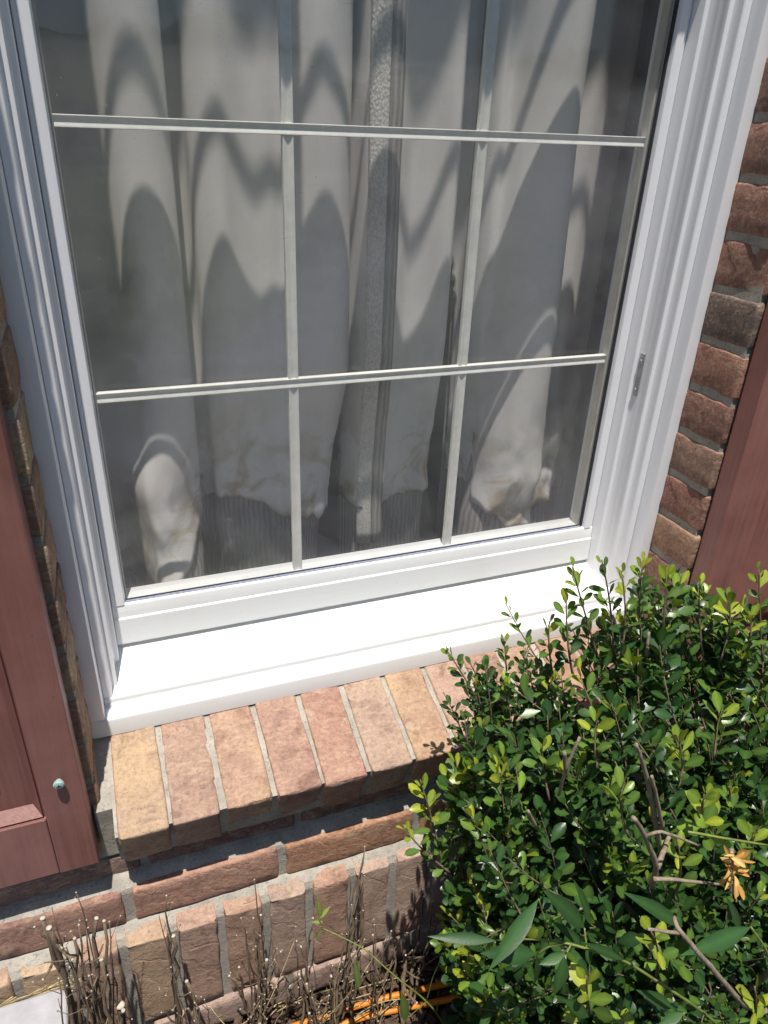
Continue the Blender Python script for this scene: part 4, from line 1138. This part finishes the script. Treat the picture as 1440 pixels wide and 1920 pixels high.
clump('thick cluster of cut grey brown stems beside the white block', (165, 1990), -0.22,
      [(143, 1674, -0.20, 0.0022, 0.0009), (97, 1701, -0.20, 0.0022, 0.0009), (80, 1722, -0.20, 0.0062, 0.0036), (92, 1740, -0.205, 0.0050, 0.0040), (162, 1726, -0.19, 0.0026, 0.0011), (181, 1722, -0.19, 0.0060, 0.0032), (195, 1727, -0.185, 0.0040, 0.0024), (205, 1729, -0.185, 0.0022, 0.0010),
       (133, 1747, -0.20, 0.0026, 0.0012), (148, 1735, -0.20, 0.0030, 0.0014), (124, 1775, -0.21, 0.0026, 0.0012), (208, 1785, -0.18, 0.0026, 0.0011), (110, 1835, -0.22, 0.0022, 0.0012), (167, 1830, -0.22, 0.0026, 0.0013), (140, 1760, -0.21, 0.0040, 0.0022), (226, 1885, -0.20, 0.0075, 0.0068), (190, 1800, -0.21, 0.0046, 0.0030)], 18)
clump('pair of tall cut stems against the upright bricks, right of the thick cluster', (352, 1975), -0.19,
      [(312, 1680, -0.165, 0.0046, 0.0013), (298, 1717, -0.165, 0.0026, 0.0009), (325, 1755, -0.165, 0.0068, 0.0036), (392, 1888, -0.18, 0.0020, 0.0011), (350, 1840, -0.17, 0.0050, 0.0030)], 4)
clump('bare forked stems rising in front of the wide pale mortar joint', (492, 1965), -0.20,
      [(477, 1650, -0.165, 0.0040, 0.0010), (475, 1722, -0.17, 0.0052, 0.0014), (452, 1722, -0.175, 0.0030, 0.0010), (462, 1749, -0.175, 0.0026, 0.0010), (489, 1716, -0.165, 0.0046, 0.0022), (500, 1800, -0.17, 0.0056, 0.0030), (526, 1785, -0.165, 0.0034, 0.0018), (430, 1830, -0.18, 0.0036, 0.0020), (545, 1850, -0.18, 0.0042, 0.0028)], 9)
clump('crooked dark stem with a bent top beside the orange cord', (598, 1965), -0.20,
      [(587, 1722, -0.165, 0.0040, 0.0016), (564, 1775, -0.17, 0.0040, 0.0018), (575, 1845, -0.18, 0.0040, 0.0024), (556, 1765, -0.175, 0.0030, 0.0014)], 3)
clump('long leaning cut stem with pale tips reaching the orange brick course', (622, 1960), -0.21,
      [(684, 1588, -0.155, 0.0056, 0.0012), (681, 1607, -0.155, 0.0036, 0.0012), (655, 1640, -0.16, 0.0032, 0.0010), (676, 1640, -0.155, 0.0050, 0.0030), (622, 1830, -0.19, 0.0046, 0.0032), (640, 1850, -0.19, 0.0028, 0.0016)], 4)
clump('slanting bare stems next to the left edge of the leafy shrub', (700, 1955), -0.22,
      [(796, 1682, -0.16, 0.0056, 0.0026), (812, 1690, -0.16, 0.0044, 0.0022), (793, 1668, -0.16, 0.0030, 0.0016), (701, 1724, -0.17, 0.0022, 0.0009), (757, 1765, -0.18, 0.0060, 0.0046), (822, 1720, -0.16, 0.0030, 0.0014), (740, 1765, -0.18, 0.0028, 0.0014)], 6)

# ------------------------------------------------------------------ bed: white block, cord, litter
bt = at(60, 1868, -0.150).z
bx1 = at(131, 1880, -0.165).x
def block():
    x0, x1, y0, y1, z0, z1 = bx1 - 0.34, bx1, -0.62, -0.149, G0 - 0.03, bt
    r = 0.016; P = []
    for cx, cy, a0 in ((x1 - r, y1 - r, 0), (x0 + r, y1 - r, 90), (x0 + r, y0 + r, 180), (x1 - r, y0 + r, 270)):
        for k in range(7): 
            a = math.radians(a0 + 15 * k); P.append((cx + r * math.cos(a), cy + r * math.sin(a)))
    return prism_z(P, z0, z1)
o = obj('garden_block', block(), BLOCKM); bevel(o, 0.005, 3, 50)
tag(o, 'flat white block with rounded corners set against the foot of the wall', 'block')
def cord(pts):
    P = catmull(pts, 8)
    return tube(P, 0.0048, 10)
cz = G0 + 0.022
c1 = [atz(u, v, z) for u, v, z in ((470, 1955, cz - 0.01), (560, 1921, cz), (605, 1907, cz + 0.004), (690, 1880, cz + 0.006), (760, 1862, cz + 0.008), (830, 1846, cz + 0.004), (900, 1828, cz - 0.004), (990, 1812, cz - 0.006))]
c2 = [atz(u, v, z) for u, v, z in ((520, 1962, cz - 0.01), (620, 1928, cz - 0.004), (680, 1908, cz), (740, 1894, cz + 0.002), (790, 1884, cz), (860, 1870, cz - 0.004), (960, 1850, cz - 0.008))]
turn = [c1[-1] + Vector((0.06, 0.0, -0.004)), c1[-1] + Vector((0.11, -0.035, -0.006)), c2[-1] + Vector((0.07, -0.01, -0.004))]
o = obj('extension_cord', cord(c1 + turn + c2[::-1]), ORANGE, smooth=True)
tag(o, 'orange cord doubled back on the bed at the foot of the brick wall', 'cord')

def litter(n, seed):
    r = random.Random(seed); V, Fc = [], []
    for k in range(n):
        x = r.uniform(-0.3, 1.1); y = -0.145 - abs(r.gauss(0, 0.14)); z = G0 + r.uniform(-0.004, 0.016)
        l = r.uniform(0.008, 0.035); w_ = r.uniform(0.003, 0.010); h = r.uniform(0.0015, 0.004)
        Mx = Matrix.Rotation(r.uniform(0, 6.28), 4, 'Z') @ Matrix.Rotation(r.uniform(-0.5, 0.5), 4, 'X') @ Matrix.Rotation(r.uniform(-0.5, 0.5), 4, 'Y')
        v, f = box(-l / 2, l / 2, -w_ / 2, w_ / 2, 0, h)
        nn = len(V)
        for p in v:
            q = Mx @ (Vector(p) + Vector((r.uniform(-1, 1), r.uniform(-1, 1), 0)) * w_ * 0.25)
            V.append((q.x + x, q.y + y, q.z + z))
        Fc += [tuple(i + nn for i in g) for g in f]
    return V, Fc
tag(obj('mulch', litter(2600, 3), CHIP), 'dark bark mulch and leaf litter covering the bed', 'mulch', kind='stuff')
def straws(n, seed):
    r = random.Random(seed); parts = []
    for k in range(n):
        x = r.uniform(-0.28, 0.55); y = -0.15 - abs(r.gauss(0, 0.05)); z = G0 + r.uniform(0.012, 0.05)
        a = r.uniform(0, 6.28); l = r.uniform(0.03, 0.11)
        d = Vector((math.cos(a), math.sin(a) * 0.3, r.uniform(-0.3, 0.5))) * l
        p = Vector((x, y, z)); e = p + d; e.y = min(e.y, -0.142)
        parts.append(tube(bez(p, (p + e) / 2 + Vector((0, 0, r.uniform(0, 0.012))), e, 5), [0.0009, 0.0009, 0.0008, 0.0007, 0.0004], 4))
    # a wisp of straw along the back of the block
    for k in range(26):
        u = r.uniform(-20, 110); p = at(u, 1893 - 0.36 * u + r.uniform(-6, 4), -0.148); q = at(u + r.uniform(30, 80), 1893 - 0.36 * (u + 55) + r.uniform(-8, 5), -0.150)
        p.z += 0.003; q.z += 0.003
        parts.append(tube(bez(p, (p + q) / 2 + Vector((0, -0.002, 0.004)), q, 5), 0.0008, 4))
    return join(*parts)
tag(obj('dry_straw', straws(80, 9), STRAWM, smooth=True), 'thin dry straw and twigs scattered along the wall foot', 'straw', kind='stuff')
